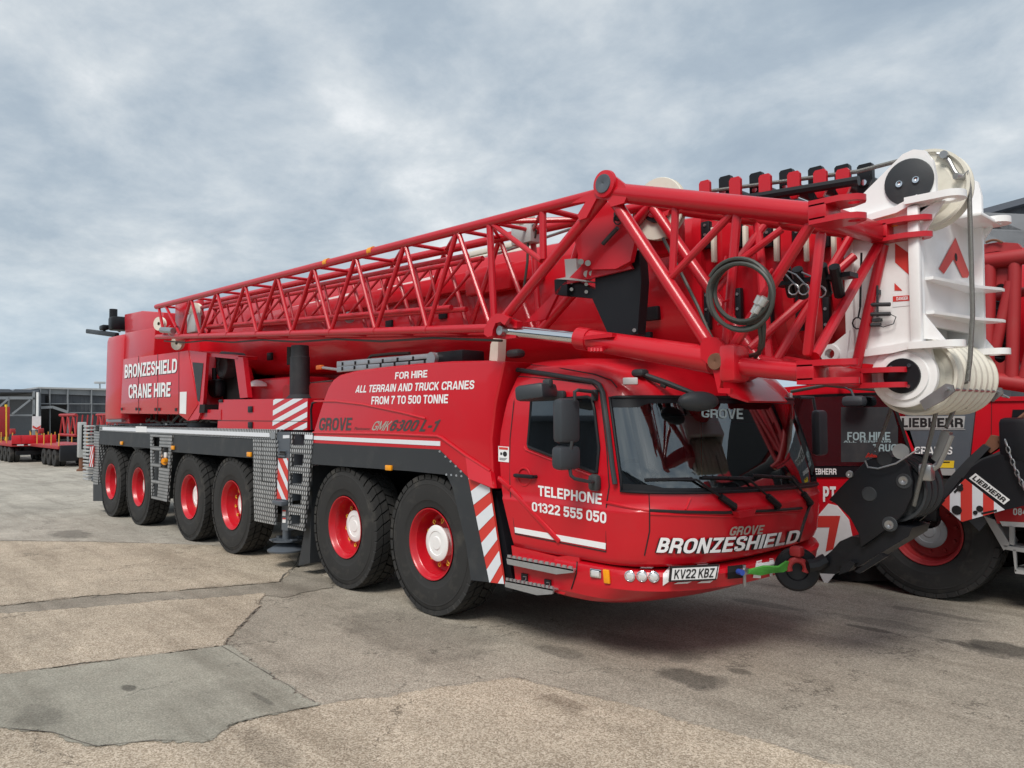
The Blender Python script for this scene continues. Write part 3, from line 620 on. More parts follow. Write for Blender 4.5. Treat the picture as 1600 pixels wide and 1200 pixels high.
# ------------------------------------------------------------------ wheels
AX = [-1.3332, -2.9502, -6.0552, -7.6629, -10.1466, -11.8185]; HUBY = [.09, .145, .19, .135, .15, .15]; RT = .6894
def tyre_mesh(Rr=RT, wd=.375):
    h = wd/2; k = Rr/.6894
    half = [(.120, .335), (.150, .350), (.163, .362), (.172, .40), (.180, .43), (.1815, .432), (.186, .47), (.1875, .53), (.184, .58), (.1855, .582), (.1855, .592), (.181, .596), (.176, .625), (.170, .640), (.155, .652), (.140, .655)]
    half = [(a*h/.1875, b*k) for a, b in half]
    mb = MB(); mb.lathe(half+[(0, .656*k)]+[(-a, b) for a, b in half[::-1]], (0, 0, 0), (0, -1, 0), 64)
    NP = 38; rb, rt = .655*k, .6905*k
    cols = [(-.180, -.102, 0, .10), (-.087, -.009, .5, .06), (.009, .087, 0, -.06), (.102, .180, .5, -.10)]
    for i in range(NP):
        for a, b, ph, sk in cols:
            a, b = a*h/.1875, b*h/.1875; t0 = (i+ph+.08)/NP*2*pi; t1 = (i+ph+.92)/NP*2*pi; vs = []
            for (hh, sg) in ((a, -1), (b, 1)):
                edge = abs(hh) > .17*h/.1875
                for r_ in (rb-(.02 if edge else 0), rt-(.010 if edge else 0)):
                    for t in (t0+sk*sg*.5, (t0+t1)/2+sk*sg*.5, t1+sk*sg*.5): vs.append((r_*cos(t), -hh, r_*sin(t)))
            # a: 0-2 bottom,3-5 top ; b: 6-8 bottom, 9-11 top
            mb.add(vs, [(3, 4, 10, 9), (4, 5, 11, 10), (0, 1, 4, 3), (1, 2, 5, 4), (6, 9, 10, 7), (7, 10, 11, 8), (0, 3, 9, 6), (2, 8, 11, 5)], False)
    return mb
def make_wheel(parent, loc, rz=0, cap=.06, label=None, cap_mat='white_paint', rim='red_structure', nuts=True):
    mb = MB(); mb.lathe([(.158, .3405), (.168, .352), (.173, .350), (.172, .342), (.160, .330), (.120, .322), (.110, .312), (.05, .302), (.0, .296), (-.02, .285), (-.03, .25), (-.03, .0)], (0, 0, 0), (0, -1, 0), 48)
    for k in range(10):
        t = 2*pi*k/10+.2; mb.tube((.232*cos(t), .03, .232*sin(t)), (.232*cos(t), -.004, .232*sin(t)), .017, 6)
    mb.tube((.26, .02, -.05), (.29, .02, -.055), .012, 6)
    w = mb.build('wheel', rim, None)
    c0 = W[w.name].copy()
    ty = tyre_mesh().build('tyre', 'rubber', w, sharp=30)
    hc = .1875-cap
    mb = MB(); mb.lathe([(-.03, .14), (hc-.04, .135), (hc-.03, .17), (hc-.012, .178), (hc-.006, .178), (hc, .170), (hc+.002, .120), (hc-.004, .115), (hc-.004, .07), (hc+.003, .06), (hc+.003, .0)], (0, 0, 0), (0, -1, 0), 40)
    mb.build('hub_cap', cap_mat, w)
    mb = MB()
    for k in range(10):
        t = 2*pi*k/10+.2; c = V((.222*cos(t), -max(.012, hc-.06), .222*sin(t))); a = V((cos(t), 0, sin(t))); b = V((-sin(t), 0, cos(t)))
        mb.pipe([c+a*(.02*cos(g))+b*(.02*sin(g)) for g in (-2.2, -1.2, 0, 1.2, 2.2)], .0045, 6); mb.pipe([c-a*.012, c-a*.035+b*.01], .0045, 6)
    if nuts: mb.build('nut_indicators', 'yellow', w)
    w.rotation_euler.z = rz; Rm = Matrix.Rotation(rz, 3, 'Z')
    w.parent = parent; w.location = V(loc)+Rm@c0-W[parent.name]; W[w.name] = V(loc)+Rm@c0
    if rz:   # children keep their own local offsets
        pass
    return w
for i, x in enumerate(AX):
    make_wheel(crane, (x, .1875, RT), 0, HUBY[i])
    make_wheel(crane, (x, 2.5625, RT), pi, .12)
# ------------------------------------------------------------------ crane: cab
CABR = [(.80, .84, 1.52, .03), (.83, .88, 1.58, .008), (.90, .90, 1.61, 0), (1.22, .94, 1.63, -.012), (1.24, .93, 1.61, 0), (1.45, .93, 1.58, .004), (2.08, .80, 1.38, .06), (2.16, .77, 1.33, .075), (2.27, .70, 1.22, .105), (2.35, .58, 1.05, .16), (2.41, .40, .80, .27), (2.44, .2, .5, .45)]
BUMR = [(.455, .42, .98, .12), (.485, .60, 1.18, .04), (.53, .71, 1.34, .01), (.60, .79, 1.51, 0), (.63, .83, 1.60, -.005), (.67, .835, 1.61, 0), (.74, .84, 1.64, 0), (.77, .83, 1.62, .01), (.785, .78, 1.55, .05)]
def rowv(T, z):
    if z <= T[0][0]: return T[0][1:]
    for a, b in zip(T, T[1:]):
        if z <= b[0]: k = (z-a[0])/(b[0]-a[0]); return tuple(p+(q-p)*k for p, q in zip(a[1:], b[1:]))
    return T[-1][1:]
NE = 2.5
def xplan(T, y, z):
    xs, xf, ys = rowv(T, z); h = 1.375-ys; t = min(1, abs((y-1.375)/h)); return xs+(xf-xs)*(1-t**NE)**(1/NE) if abs(y-1.375) < h else -9
def hit(px, py, off=.0, T=None):
    "where a sight line meets the curved cab or bumper skin"
    T = T or CABR; d = (CF+CR*((px-800)/FPX)-CU*((py-600)/FPX))
    def inside(p): return p.x < xplan(T, p.y, p.z) and p.y > rowv(T, p.z)[2]
    t = 3.5; 
    while t < 9 and not inside(CAM+d*t): t += .02
    if t >= 9: t0 = (1.45-CAM.x)/d.x; return CAM+d*t0
    lo, hi = t-.02, t
    for _ in range(18):
        m = (lo+hi)/2
        if inside(CAM+d*m): hi = m
        else: lo = m
    p = CAM+d*hi; return p+skin_normal(p, T)*off if off else p
def skin_normal(p, T=None):
    T = T or CABR; e = .01; y = min(max(p.y, rowv(T, p.z)[2]+.012), 2.738-rowv(T, p.z)[2]); a = (xplan(T, y+e, p.z)-xplan(T, y-e, p.z))/(2*e)
    return V((1, -a, 0)).normalized() if abs(a) < 40 else V((0, -1 if p.y < 1.4 else 1, 0))
def ysd(z): return rowv(CABR, z)[2]
def cs(px, py, off=0):
    "point on the flat side of the cab"
    y = 0
    for _ in range(4): p = s(px, py, y-off); y = ysd(p.z)
    return s(px, py, y-off)
TC = [-1, -.998, -.992, -.98, -.955, -.92, -.87, -.80, -.72, -.62, -.5, -.37, -.24, -.12, 0, .12, .24, .37, .5, .62, .72, .80, .87, .92, .955, .98, .992, .998, 1]
def skin_pt(T, t, z, off=0):
    xs, xf, ys = rowv(T, z); h = 1.375-ys; p = V((xs+(xf-xs)*max(0, 1-abs(t)**NE)**(1/NE), 1.375+t*h, z))
    if off:
        n = V(((1-abs(t)**NE)**(1-1/NE)+1e-3, (1 if t > 0 else -1)*abs(t)**(NE-1)*(xf-xs)/h, 0)).normalized(); p += n*off
    return p
XRPX = [(800, 853), (782, 768), (774, 688), (781, 632), (797, 570)]
XR = sorted([(s(a, b, 0).z, s(a, b, 0).x) for a, b in XRPX])
def xrear(z):
    if z <= XR[0][0]: return XR[0][1]
    for a, b in zip(XR, XR[1:]):
        if z <= b[0]: return a[1]+(b[1]-a[1])*(z-a[0])/(b[0]-a[0])
    return XR[-1][1]
ZR = [.80, .815, .83, .86, .90, 1.0, 1.1, 1.2, 1.22, 1.24, 1.30, 1.37, 1.5, 1.65, 1.8, 1.95, 2.08, 2.12, 2.16, 2.22, 2.27, 2.31, 2.35, 2.38, 2.41, 2.44]
def tilt(z, t): return -.055*(t+1)*max(0, 1-abs(z-1.35)/.15) if abs(z-1.35) < .15 else 0
WT = .975; wi0 = TC.index(-.992); wi1 = TC.index(.98); wz0 = ZR.index(1.37); wz1 = ZR.index(2.08)
mb = MB(); vs = []; ncol = len(TC)+8
for z in ZR:
    xs, xf, ys = rowv(CABR, z); xr = xrear(z); row = [V((xr, 2.75-ys, z)), V((xr, 1.375, z))]
    row = [V((xr, ys+.02, z)), V((xr+.02, ys, z))]+[V((xr+(xs-xr)*k, ys, z)) for k in (.3, .65)]
    row += [skin_pt(CABR, t, z+tilt(z, t)) for t in TC]
    row += [V((xr+(xs-xr)*k, 2.75-ys, z)) for k in (.65, .3)]+[V((xr+.02, 2.75-ys, z)), V((xr, 2.73-ys, z))]
    vs += row
fs = []
for j in range(len(ZR)-1):
    for i in range(ncol):
        if wz0 <= j < wz1 and 4+wi0 <= i < 4+wi1: continue
        i2 = (i+1) % ncol; fs.append((j*ncol+i, j*ncol+i2, (j+1)*ncol+i2, (j+1)*ncol+i))
fs.append(list(range(ncol))[::-1]); k = (len(ZR)-1)*ncol; fs.append([k+i for i in range(ncol)])
mb.add(vs, fs); cab = mb.build('cab', 'red_paint', crane, sharp=40)
# windscreen, seal, interior
mb = MB(); rows = [1.37+(2.08-1.37)*k/8 for k in range(9)]; tt = TC[wi0:wi1+1]; n = len(tt)
mb.add([skin_pt(CABR, t, z+tilt(z, t), .004) for z in rows for t in tt], [(j*n+i, j*n+i+1, (j+1)*n+i+1, (j+1)*n+i) for j in range(8) for i in range(n-1)])
ws = mb.build('windscreen', 'glass', cab)
ring = [skin_pt(CABR, t, 1.37+tilt(1.37, t), .008) for t in tt]+[skin_pt(CABR, .98, z, .008) for z in rows[1:-1]]+[skin_pt(CABR, t, 2.08, .008) for t in tt[::-1]]+[skin_pt(CABR, -.992, z, .008) for z in rows[1:-1][::-1]]
mb = MB(); mb.pipe(ring, .013, 8, True)
b2 = [skin_pt(CABR, t, 1.37+tilt(1.37, t), .006) for t in tt]; t2 = [skin_pt(CABR, t, 1.37+.035*(1 if abs(t) < .9 else 1.6)+tilt(1.37, t), .006) for t in tt]
mb.add(b2+t2, [(i, i+1, n+i+1, n+i) for i in range(n-1)])
b2 = [skin_pt(CABR, t, 2.08, .006) for t in tt]; t2 = [skin_pt(CABR, t, 2.03-(.03 if abs(t) > .9 else 0), .006) for t in tt]
mb.add(b2+t2, [(i, i+1, n+i+1, n+i) for i in range(n-1)])
mb.build('window_seal', 'black_paint', ws)
mb = MB(); mb.box((.03, 1.375, 1.5), (.04, 2.5, 1.2)); mb.box((.6, 1.375, .95), (1.1, 2.5, .05)); mb.box((.5, .08, 1.4), (.9, .03, .9)); mb.box((.5, 2.67, 1.4), (.9, .03, .9)); mb.box((.45, 1.375, 2.2), (1.0, 2.4, .03))
mb.build('cab_lining', 'cab_trim', cab)
mb = MB(); mb.add([skin_pt(CABR, t, 1.24, -.05) for t in tt]+[skin_pt(CABR, t*.95, 1.27, -.4) for t in tt]+[skin_pt(CABR, t*.95, 1.0, -.42) for t in tt], [(j*n+i, j*n+i+1, (j+1)*n+i+1, (j+1)*n+i) for j in range(2) for i in range(n-1)])
mb.box((.95, .72, 1.30), (.3, .6, .14), bev=.05); mb.box((.95, 1.4, 1.28), (.25, .5, .1), bev=.04); dsh = mb.build('dashboard', 'dark_plastic', cab)
mb = MB(); c = V((.78, .72, 1.42)); ax = V((.55, 0, .83)).normalized(); a = Y1; b = ax.cross(a)
mb.pipe([c+(a*cos(2*pi*i/28)+b*sin(2*pi*i/28))*.23 for i in range(28)], .016, 8, True)
for g in (.3, 2.8, 4.7): mb.pipe([c, c+(a*cos(g)+b*sin(g))*.23], .014, 6)
mb.tube(c, c+V((.2, 0, -.2)), .035, 10); mb.build('steering_wheel', 'black_paint', cab)
for yy in (.72, 2.0):
    mb = MB(); mb.box((.3, yy, 1.15), (.48, .5, .16), bev=.06); mb.box((.10, yy, 1.45), (.14, .44, .5), (V((.98, 0, .17)), Y1, V((-.17, 0, .98))), bev=.06); mb.box((.06, yy, 1.78), (.09, .26, .14), bev=.04)
    mb.build('seat', 'seat_fabric', cab)
mb = MB(); mb.box((1.0, .62, 2.0), (.03, .8, .16), (V((.8, 0, .6)), Y1, V((-.6, 0, .8))), bev=.01); mb.build('sun_visor', 'dark_plastic', cab)
mb = MB(); mb.pipe([skin_pt(CABR, -.93, 1.42, -.06), skin_pt(CABR, -.935, 1.8, -.07), skin_pt(CABR, -.94, 2.05, -.08)], .035, 8); mb.build('pillar_trim', 'dark_plastic', cab)
letter('GROVE', lambda u, v: hit(1095+65*u+1.5*v*0, (652+3*u)*(1-v)+(640-2*u)*v, .008), 'screen_print', ws, .03)
# roof visor over the windscreen
mb = MB(); T2 = [-.33+.66*k/16 for k in range(17)]; vs = []
prof = [(2.26, .004), (2.2, .05), (2.12, .09), (2.05, .115), (2.035, .10), (2.06, .06), (2.1, .02)]
for z, o_ in prof:
    for k, t in enumerate(T2):
        e = min(1, min(k, 16-k)/2.0); vs.append(skin_pt(CABR, t+.06, z+(1-e)*.05, o_*(.15+.85*e)))
mb.add(vs, [(j*17+i, j*17+i+1, (j+1)*17+i+1, (j+1)*17+i) for j in range(len(prof)-1) for i in range(16)]); mb.build('roof_visor', 'red_paint', cab)
# door
DO = [(811, 588), (870, 593), (926, 600), (937, 612), (941, 640), (948, 700), (952, 760), (947.5, 790), (947, 862), (805, 834), (797, 765), (797, 686), (803, 630)]
mb = MB(); mb.pipe([cs(*p, .001) for p in DO], .0055, 6, True); ds = mb.build('door_seam', 'letter_black', cab)
DW = [(830, 626), (880, 623), (918, 620), (925, 623), (929, 640), (936, 700), (932.5, 738.5), (928, 738), (826, 698.5), (825, 694)]
mb = MB(); mb.slab([cs(*p, .006) for p in DW], (0, .004, 0)); dw = mb.build('door_window', 'glass_dark', cab)
mb = MB(); mb.pipe([cs(*p, .006) for p in DW], .013, 8, True); mb.build('window_seal', 'black_paint', dw)
mb = MB(); pr = [(818, 628), (823, 621), (880, 616), (921, 612), (931, 620), (935, 640)]; 
mb.pipe([cs(*p, .001) for p in ((819, 698), (822, 703), (934, 747))], .01, 8); mb.build('pressed_rib', 'red_paint', cab)
mb = MB(); mb.pipe([cs(a, b, .018) for a, b in ((798, 576.5), (825, 580), (852.5, 584), (899, 591.5), (927.5, 596), (936, 601), (942, 613), (950, 671), (956.5, 727.5), (961, 756.5))], .02, 8); mb.build('rain_gutter', 'dark_plastic', cab)
mb = MB(); mb.pipe([cs(a, b, .001) for a, b in ((830, 570), (880, 576), (930, 585), (955, 594), (964, 605))], .005, 6); mb.build('roof_seam', 'letter_black', cab)
mb = MB(); a, b = cs(803.5, 742.8, .035), cs(833.5, 745.3, .035); mb.beam(a, b, .03, .034, bev=.012); mb.tube(a, a+V((0, .04, 0)), .015, 8); mb.tube(b, b+V((0, .04, 0)), .015, 8)
mb.build('door_handle', 'black_paint', cab)
mb = MB(); c = cs(819, 745, .0); mb.lathe([(0, .085), (.008, .08), (.008, .07), (0, .066)], c, (0, -1, 0), 24); mb.build('handle_recess', 'red_paint', cab)
q = [cs(778.6, 697, .004), cs(795.2, 698.3, .004), cs(795, 722.5, .004), cs(778.8, 720.8, .004)]
mb = MB(); mb.slab(q, (0, .002, 0)); st_ = mb.build('warning_label', 'plate_white', cab)
f4 = quad(q[0]+V((0, -.002, 0)), q[1]+V((0, -.002, 0)), q[2]+V((0, -.002, 0)), q[3]+V((0, -.002, 0)))
mb = MB(); mb.add([f4(.08, .05), f4(.92, .05), f4(.92, .2), f4(.08, .2)], [(0, 1, 2, 3)], False); mb.build('label_band', 'reflective_red', st_)
mb = MB(); mb.add([f4(.64+.2*cos(g), .48+.17*sin(g)) for g in [2*pi*k/18 for k in range(18)]], [list(range(18))], False); mb.add([f4(.2, .4), f4(.38, .4), f4(.38, .56), f4(.2, .56)], [(0, 1, 2, 3)], False)
for k in range(3): mb.add([f4(.1, .75+k*.06), f4(.85-.1*k, .75+k*.06), f4(.85-.1*k, .775+k*.06), f4(.1, .775+k*.06)], [(0, 1, 2, 3)], False)
mb.build('label_symbol', 'letter_black', st_, fix=False)
def cab_text(t, bl, br, tr, tl, m, bold=.03):
    q = [cs(*p, .003) for p in (bl, br, tr, tl)]; return letter(t, quad(*q), m, cab, bold)
cab_text('TELEPHONE', (841, 774.7), (940, 788.4), (940.6, 771.5), (840.7, 758.4), 'letter_white', .04)
cab_text('01322 555 050', (831.3, 798.5), (947, 818.4), (947.5, 800.4), (831, 784), 'letter_white', .04)
mb = MB(); mb.slab([cs(*p, .004) for p in ((803.8, 823.8), (946.5, 848.8), (946.5, 858.5), (804.7, 832.3))], (0, .003, 0)); mb.build('reflective_strip', 'letter_white', cab)
mb = MB(); a, b, c = cs(778.6, 746, .002), cs(798, 763.4, .002), cs(875, 847, .004); mb.beam(a, b, .045, .03, up=(0, 1, 0), bev=.012); mb.beam(b, c, .045, .03, up=(0, 1, 0), bev=.012); mb.build('door_ridge', 'red_paint', cab)
# seams and creases of the front
def on_skin(pts, off=.003, T=None, n=10):
    out = []
    for (a, b), (c, d) in zip(pts, pts[1:]): out += [hit(a+(c-a)*k/n, b+(d-b)*k/n, off, T) for k in range(n)]
    return out+[hit(*pts[-1], off, T)]
mb = MB(); mb.pipe(on_skin([(1015, 797.5), (1060, 799.5), (1130, 801), (1200, 798), (1252, 794)]), .012, 6); mb.pipe(on_skin([(1015, 797), (1015, 830), (1007, 868)], .0), .005, 6); mb.pipe(on_skin([(1014, 771), (1015, 797)], .0), .004, 6); mb.pipe(on_skin([(1264, 790), (1257, 810), (1246, 846)], .004), .016, 6)
mb.build('panel_gap', 'letter_black', cab)
mb = MB(); mb.pipe(on_skin([(948, 785), (985, 793), (1014, 798)], .0), .012, 6); mb.pipe(on_skin([(1016, 803), (1130, 807), (1250, 800)], .0), .009, 6); mb.pipe(on_skin([(1079, 778), (1071, 797)], .0), .008, 6); mb.build('pressed_rib', 'red_paint', cab)
mb = MB(); mb.slab([hit(1160, 801, -.01)+V((0, -.14, .02)), hit(1160, 801, -.01)+V((0, .14, .02)), hit(1160, 801, -.01)+V((0, .1, -.03)), hit(1160, 801, -.01)+V((0, -.1, -.03))], (.05, 0, 0)); mb.build('latch', 'red_structure', cab)
def bez(p0, pm, p2):
    c = (2*pm[0]-(p0[0]+p2[0])/2, 2*pm[1]-(p0[1]+p2[1])/2)
    return lambda u: ((1-u)**2*p0[0]+2*u*(1-u)*c[0]+u*u*p2[0], (1-u)**2*p0[1]+2*u*(1-u)*c[1]+u*u*p2[1])
lo_, hi_ = bez((1025, 862.5), (1134, 862), (1243, 847)), bez((1032, 839.5), (1141, 838.5), (1249, 827))
def ft(off, dx=0, dy=0): return lambda u, v: hit(lo_(u)[0]*(1-v)+hi_(u)[0]*v+dx, lo_(u)[1]*(1-v)+hi_(u)[1]*v+dy, off)
letter('BRONZESHIELD', ft(.010, -2.2, 1.0), 'letter_black', cab, .075, name='lettering_shadow'); letter('BRONZESHIELD', ft(.016), 'letter_white', cab, .045)
letter('GROVE', lambda u, v: hit((1136.7+52.3*u)*(1-v)+(1141.7+51.3*u)*v, (836.7-2.7*u)*(1-v)+(822.7-2.7*u)*v, .012), 'badge_silver', cab, .05)
# wipers
for piv, el, b0, b1 in (((1143.6, 791), (1084, 749), (1007, 749.5), (1079, 748)), ((1212, 790), (1165, 749), (1095, 746), (1172, 747)), ((1262, 786), (1230, 745.5), (1172, 742.5), (1232, 746))):
    mb = MB(); P_, E_ = hit(*piv, .03), hit(*el, .035); m_ = P_.lerp(E_, .38)
    mb.pipe([P_, m_], .026, 8); mb.pipe([m_, E_], .010, 6); mb.tube(P_, P_-skin_normal(P_)*.06, .03, 10)
    mb.pipe([hit(b0[0]+(b1[0]-b0[0])*k/6, b0[1]+(b1[1]-b0[1])*k/6, .02) for k in range(7)], .013, 6); mb.pipe([E_, hit((b0[0]+b1[0])/2, (b0[1]+b1[1])/2, .03)], .009, 6)
    mb.build('wiper', 'black_paint', cab)
# mirrors
def mirror_box(c, size, yaw, name, parent, bev=.04, tiltx=0):
    a = V((cos(yaw), sin(yaw), 0)); b = V((-sin(yaw), cos(yaw), 0)); u = Z1.copy()
    mb = MB(); mb.box(c, size, (a, b, u), bev); return mb.build(name, 'mirror_shell', parent)
YM = -.26; mc = s(885, 657.5, YM); ml = s(884.5, 715, YM)
mr = mirror_box(mc, (.12, .20, s(885, 622.5, YM).z-s(885, 693, YM).z), R(-8), 'wing_mirror', cab)
mirror_box(ml, (.13, .21, s(885, 696, YM).z-s(885, 734, YM).z), R(-8), 'lower_mirror', mr)
mb = MB(); mb.pipe([cs(930, 618, .02), s(925, 612, -.10), s(903, 609.5, YM+.02), s(898, 612, YM), s(898, 626, YM)], .014, 8); mb.box(cs(929.5, 617.5, .02), (.05, .05, .09), bev=.015)
mb.pipe([cs(930, 752, .03), s(922, 753, -.12), s(898, 748, YM+.02), s(892, 743, YM), s(890, 730, YM)], .014, 8); mb.box(cs(929, 754, .03), (.10, .07, .13), bev=.03); mb.pipe([s(894, 690, YM-.09), s(892, 702, YM-.09)], .012, 6)
mb.build('mirror_arm', 'dark_plastic', mr)
km = s(838, 613, -.24); mb = MB(); mb.box(km, (.26, .28, .125), (V((.94, .3, .1)).normalized(), V((-.3, .95, 0)).normalized(), V((-.1, 0, 1)).normalized()), bev=.035); kmo = mb.build('kerb_mirror', 'mirror_shell', cab)
mb = MB(); mb.pipe([s(858, 598, -.2), cs(868, 612, .02), cs(880, 620, .03)], .02, 8); mb.box(s(856, 599, -.2), (.08, .06, .07), bev=.02); mb.box(cs(872, 617, .03), (.16, .05, .07), bev=.02); mb.build('mirror_arm', 'dark_plastic', kmo)
fm = hit(1091, 627); fm = fm+(CAM-fm).normalized()*.28; ba = hit(998, 583, .03)
mb = MB(); bm = bmesh.new(); bmesh.ops.create_uvsphere(bm, u_segments=24, v_segments=12, radius=1)
vs = []
for v in bm.verts: q = V((v.co.x*.07, v.co.y*.165, v.co.z*.076)); vs.append(fm+Matrix.Rotation(R(-30), 3, 'Z')@q)
bm.verts.index_update(); mb.add(vs, [[v.index for v in f.verts] for f in bm.faces]); bm.free(); fmo = mb.build('front_mirror', 'mirror_shell', cab)
mb = MB(); mb.pipe([ba, ba.lerp(fm, .45)+V((.03, -.02, .02)), fm+V((0, -.02, .05))], .018, 8); mb.pipe([ba+V((0, .03, -.03)), fm+V((0, .0, .04))], .01, 6); mb.box(ba, (.12, .1, .06), bev=.03); mb.tube(ba.lerp(fm, .38), ba.lerp(fm, .46), .026, 8); mb.build('mirror_arm', 'dark_plastic', fmo)
mb = MB(); mb.box((1.25, 2.9, 1.75), (.1, .2, .45), bev=.04); mb.pipe([(1.15, 2.7, 2.1), (1.2, 2.88, 2.1), (1.22, 2.9, 1.9)], .015, 8); mb.build('wing_mirror', 'mirror_shell', cab)
for a, b in ((984.5, 595.5), (1232, 618.5)):
    mb = MB(); c = hit(a, b, .012); mb.box(c, (.03, .115, .055), (skin_normal(c), V((-skin_normal(c).y, skin_normal(c).x, 0)), Z1), bev=.008); ml_ = mb.build('marker_light', 'plate_white', cab)
# ---- bumper
mb = MB(); ZB = [.455, .47, .485, .505, .53, .565, .60, .63, .645, .67, .705, .74, .77, .785]; vs = []; nc = len(TC)+6
for z in ZB:
    xs, xf, ys = rowv(BUMR, z); xr = .36
    vs += [V((xr, ys+.3, z)), V((xr, ys, z)), V(((xr+xs)/2, ys, z))]+[skin_pt(BUMR, t, z) for t in TC]+[V(((xr+xs)/2, 2.75-ys, z)), V((xr, 2.75-ys, z)), V((xr, 2.45-ys, z))]
fs = [(j*nc+i, j*nc+(i+1) % nc, (j+1)*nc+(i+1) % nc, (j+1)*nc+i) for j in range(len(ZB)-1) for i in range(nc)]+[list(range(nc)), [(len(ZB)-1)*nc+i for i in range(nc)][::-1]]
mb.add(vs, fs); bp = mb.build('bumper', 'red_paint', crane, sharp=22)
mb = MB(); vs = [skin_pt(CABR, t, z, -.05) for z in (.76, .84) for t in TC]; n = len(TC); mb.add(vs, [(i, i+1, n+i+1, n+i) for i in range(n-1)]); mb.box((.3, 1.375, .78), (1.1, 2.5, .2)); mb.build('sill_gap', 'black_paint', crane)
mb = MB(); mb.slab([V((-.2, .10, .62)), V((.85, .10, .62)), V((.88, .10, .9)), V((-.05, .10, .95))], (0, .1, 0)); mb.build('sill', 'red_structure', crane)
sp_ = [(799, 852.5), (835, 861), (871, 870), (890, 868), (905, 871), (906, 885), (893, 918), (881, 929), (866, 925), (806, 912)]
mb = MB(); mb.slab([s(a, b, .02) for a, b in sp_], (0, .25, 0)); spn = mb.build('step_panel', 'red_paint', crane)
mb = MB(); mb.pipe(on_skin([(898, 868), (902, 878), (901, 895), (893, 920)], .002, BUMR), .006, 6); mb.build('panel_gap', 'letter_black', bp)
for (top0, top1, bot) in (((791, 870.5), (895.5, 890), [(895.6, 894.7), (869, 897.5), (792.5, 881.5)]), ((789, 906.5), (864.7, 921), [(862.8, 928.4), (839, 930), (789, 917)])):
    mb = MB(); a, b = s(*top0, -.06), s(*top1, -.06); low = [s(*p, -.06) for p in bot]
    mb.slab([a, b]+low, (0, .018, 0)); n = 12
    for k in range(n):
        c = a.lerp(b, (k+.5)/n); mb.box(c+V((0, .008, .009)), ((b-a).length/n*.55, .016, .026))
        mb.box(c+V((0, .10, -.008)), ((b-a).length/n*.55, .17, .012))
    mb.slab([a, b, b+V((-.05, .2, -.01)), a+V((0, .2, -.01))], (0, 0, -.012)); mb.build('step', 'aluminium', spn)
for a, b in ((819.5, 904), (856, 913.5)):
    mb = MB(); mb.box(s(a, b, .012), (.075, .014, .085), bev=.004); hk = mb.build('hook_recess', 'black_hole', spn)
    mb = MB(); c = s(a, b, -.005); mb.pipe([c+V((-.015, 0, .015)), c+V((.02, 0, .018)), c+V((.018, 0, -.005)), c+V((0, 0, -.02))], .005, 6); mb.build('hook', 'steel', hk)
def skin_quad(pts, m, name, parent, off, T=BUMR, sub=6):
    q = pts; mb = MB(); vs = []
    for j in range(sub+1):
        for i in range(sub+1):
            u, v = i/sub, j/sub; x = (q[0][0]*(1-u)+q[1][0]*u)*(1-v)+(q[3][0]*(1-u)+q[2][0]*u)*v; y = (q[0][1]*(1-u)+q[1][1]*u)*(1-v)+(q[3][1]*(1-u)+q[2][1]*u)*v
            vs.append(hit(x, y, off, T))
    mb.add(vs, [(j*(sub+1)+i, j*(sub+1)+i+1, (j+1)*(sub+1)+i+1, (j+1)*(sub+1)+i) for j in range(sub) for i in range(sub)]); return mb.build(name, m, parent)
def z3(L): return [(780+a/3, 540+b/3) for a, b in L]
for P4 in ([(660, 1042), (680, 1030), (733, 1030), (716, 1043)], [(766, 1125), (767, 1068), (803, 1048), (798, 1103)], [(767, 1068), (802, 1030), (860, 1028), (808, 1047)], [(912, 1037), (927, 1024), (976, 1022), (962, 1034)], [(1012, 1094), (1022, 1042), (1030, 1021), (1018, 1092)],
           [(816, 1117), (836, 1109), (900, 1105), (880, 1114)], [(925, 1113), (945, 1104), (1000, 1100), (985, 1111)], [(1202, 1010), (1228, 1003), (1222, 1090), (1185, 1088)], [(1262, 998), (1280, 997), (1306, 1076), (1264, 1081)], [(1222, 1018), (1264, 1012), (1266, 1030), (1224, 1034)]):
    skin_quad(z3(P4), 'letter_white', 'stripe_marking', bp, .008)
npq = [(1048.5, 885.5), (1123.5, 882.2), (1118.5, 906.6), (1046.2, 909.3)]
pc = hit(1084, 896, .0, BUMR); dn = (skin_normal(pc, BUMR)+V((0, 0, -.04))).normalized(); pc = pc+dn*.05
def on_plane(px, py, c, n): d = CF+CR*((px-800)/FPX)-CU*((py-600)/FPX); return CAM+d*((c-CAM).dot(n)/d.dot(n))
p = [on_plane(*q_, pc, dn) for q_ in npq]
mb = MB(); mb.slab(p, -dn*.02); npl = mb.build('number_plate', 'letter_black', bp)
def inset(f, e): return lambda u, v: f(e[0]+(1-2*e[0])*u, e[1]+(1-2*e[1])*v)
pf = quad(p[3]+dn*.002, p[2]+dn*.002, p[1]+dn*.002, p[0]+dn*.002)
g_ = inset(pf, (.03, .11)); mb = MB(); mb.add([g_(0, 0), g_(1, 0), g_(1, 1), g_(0, 1)], [(0, 1, 2, 3)], False); mb.build('plate_face', 'plate_white', npl, fix=False)
pf2 = quad(p[3]+dn*.005, p[2]+dn*.005, p[1]+dn*.005, p[0]+dn*.005); letter('KV22 KBZ', inset(pf2, (.08, .2)), 'letter_black', npl, .02)
for a, b in ((984, 900.3), (1003, 900.5), (1021.5, 901.5)):
    c = hit(a, b, 0, BUMR); nn = skin_normal(c, BUMR); mb = MB(); mb.lathe([(-.02, .0), (-.02, .03), (.002, .034), (.005, .037), (.002, .042), (-.02, .042)], c, nn, 20); hl = mb.build('headlight', 'chrome', bp)
    mb = MB(); mb.lathe([(.006, .0), (.004, .02), (-.002, .031)], c, nn, 18); mb.build('lens', 'lamp_lens', hl)
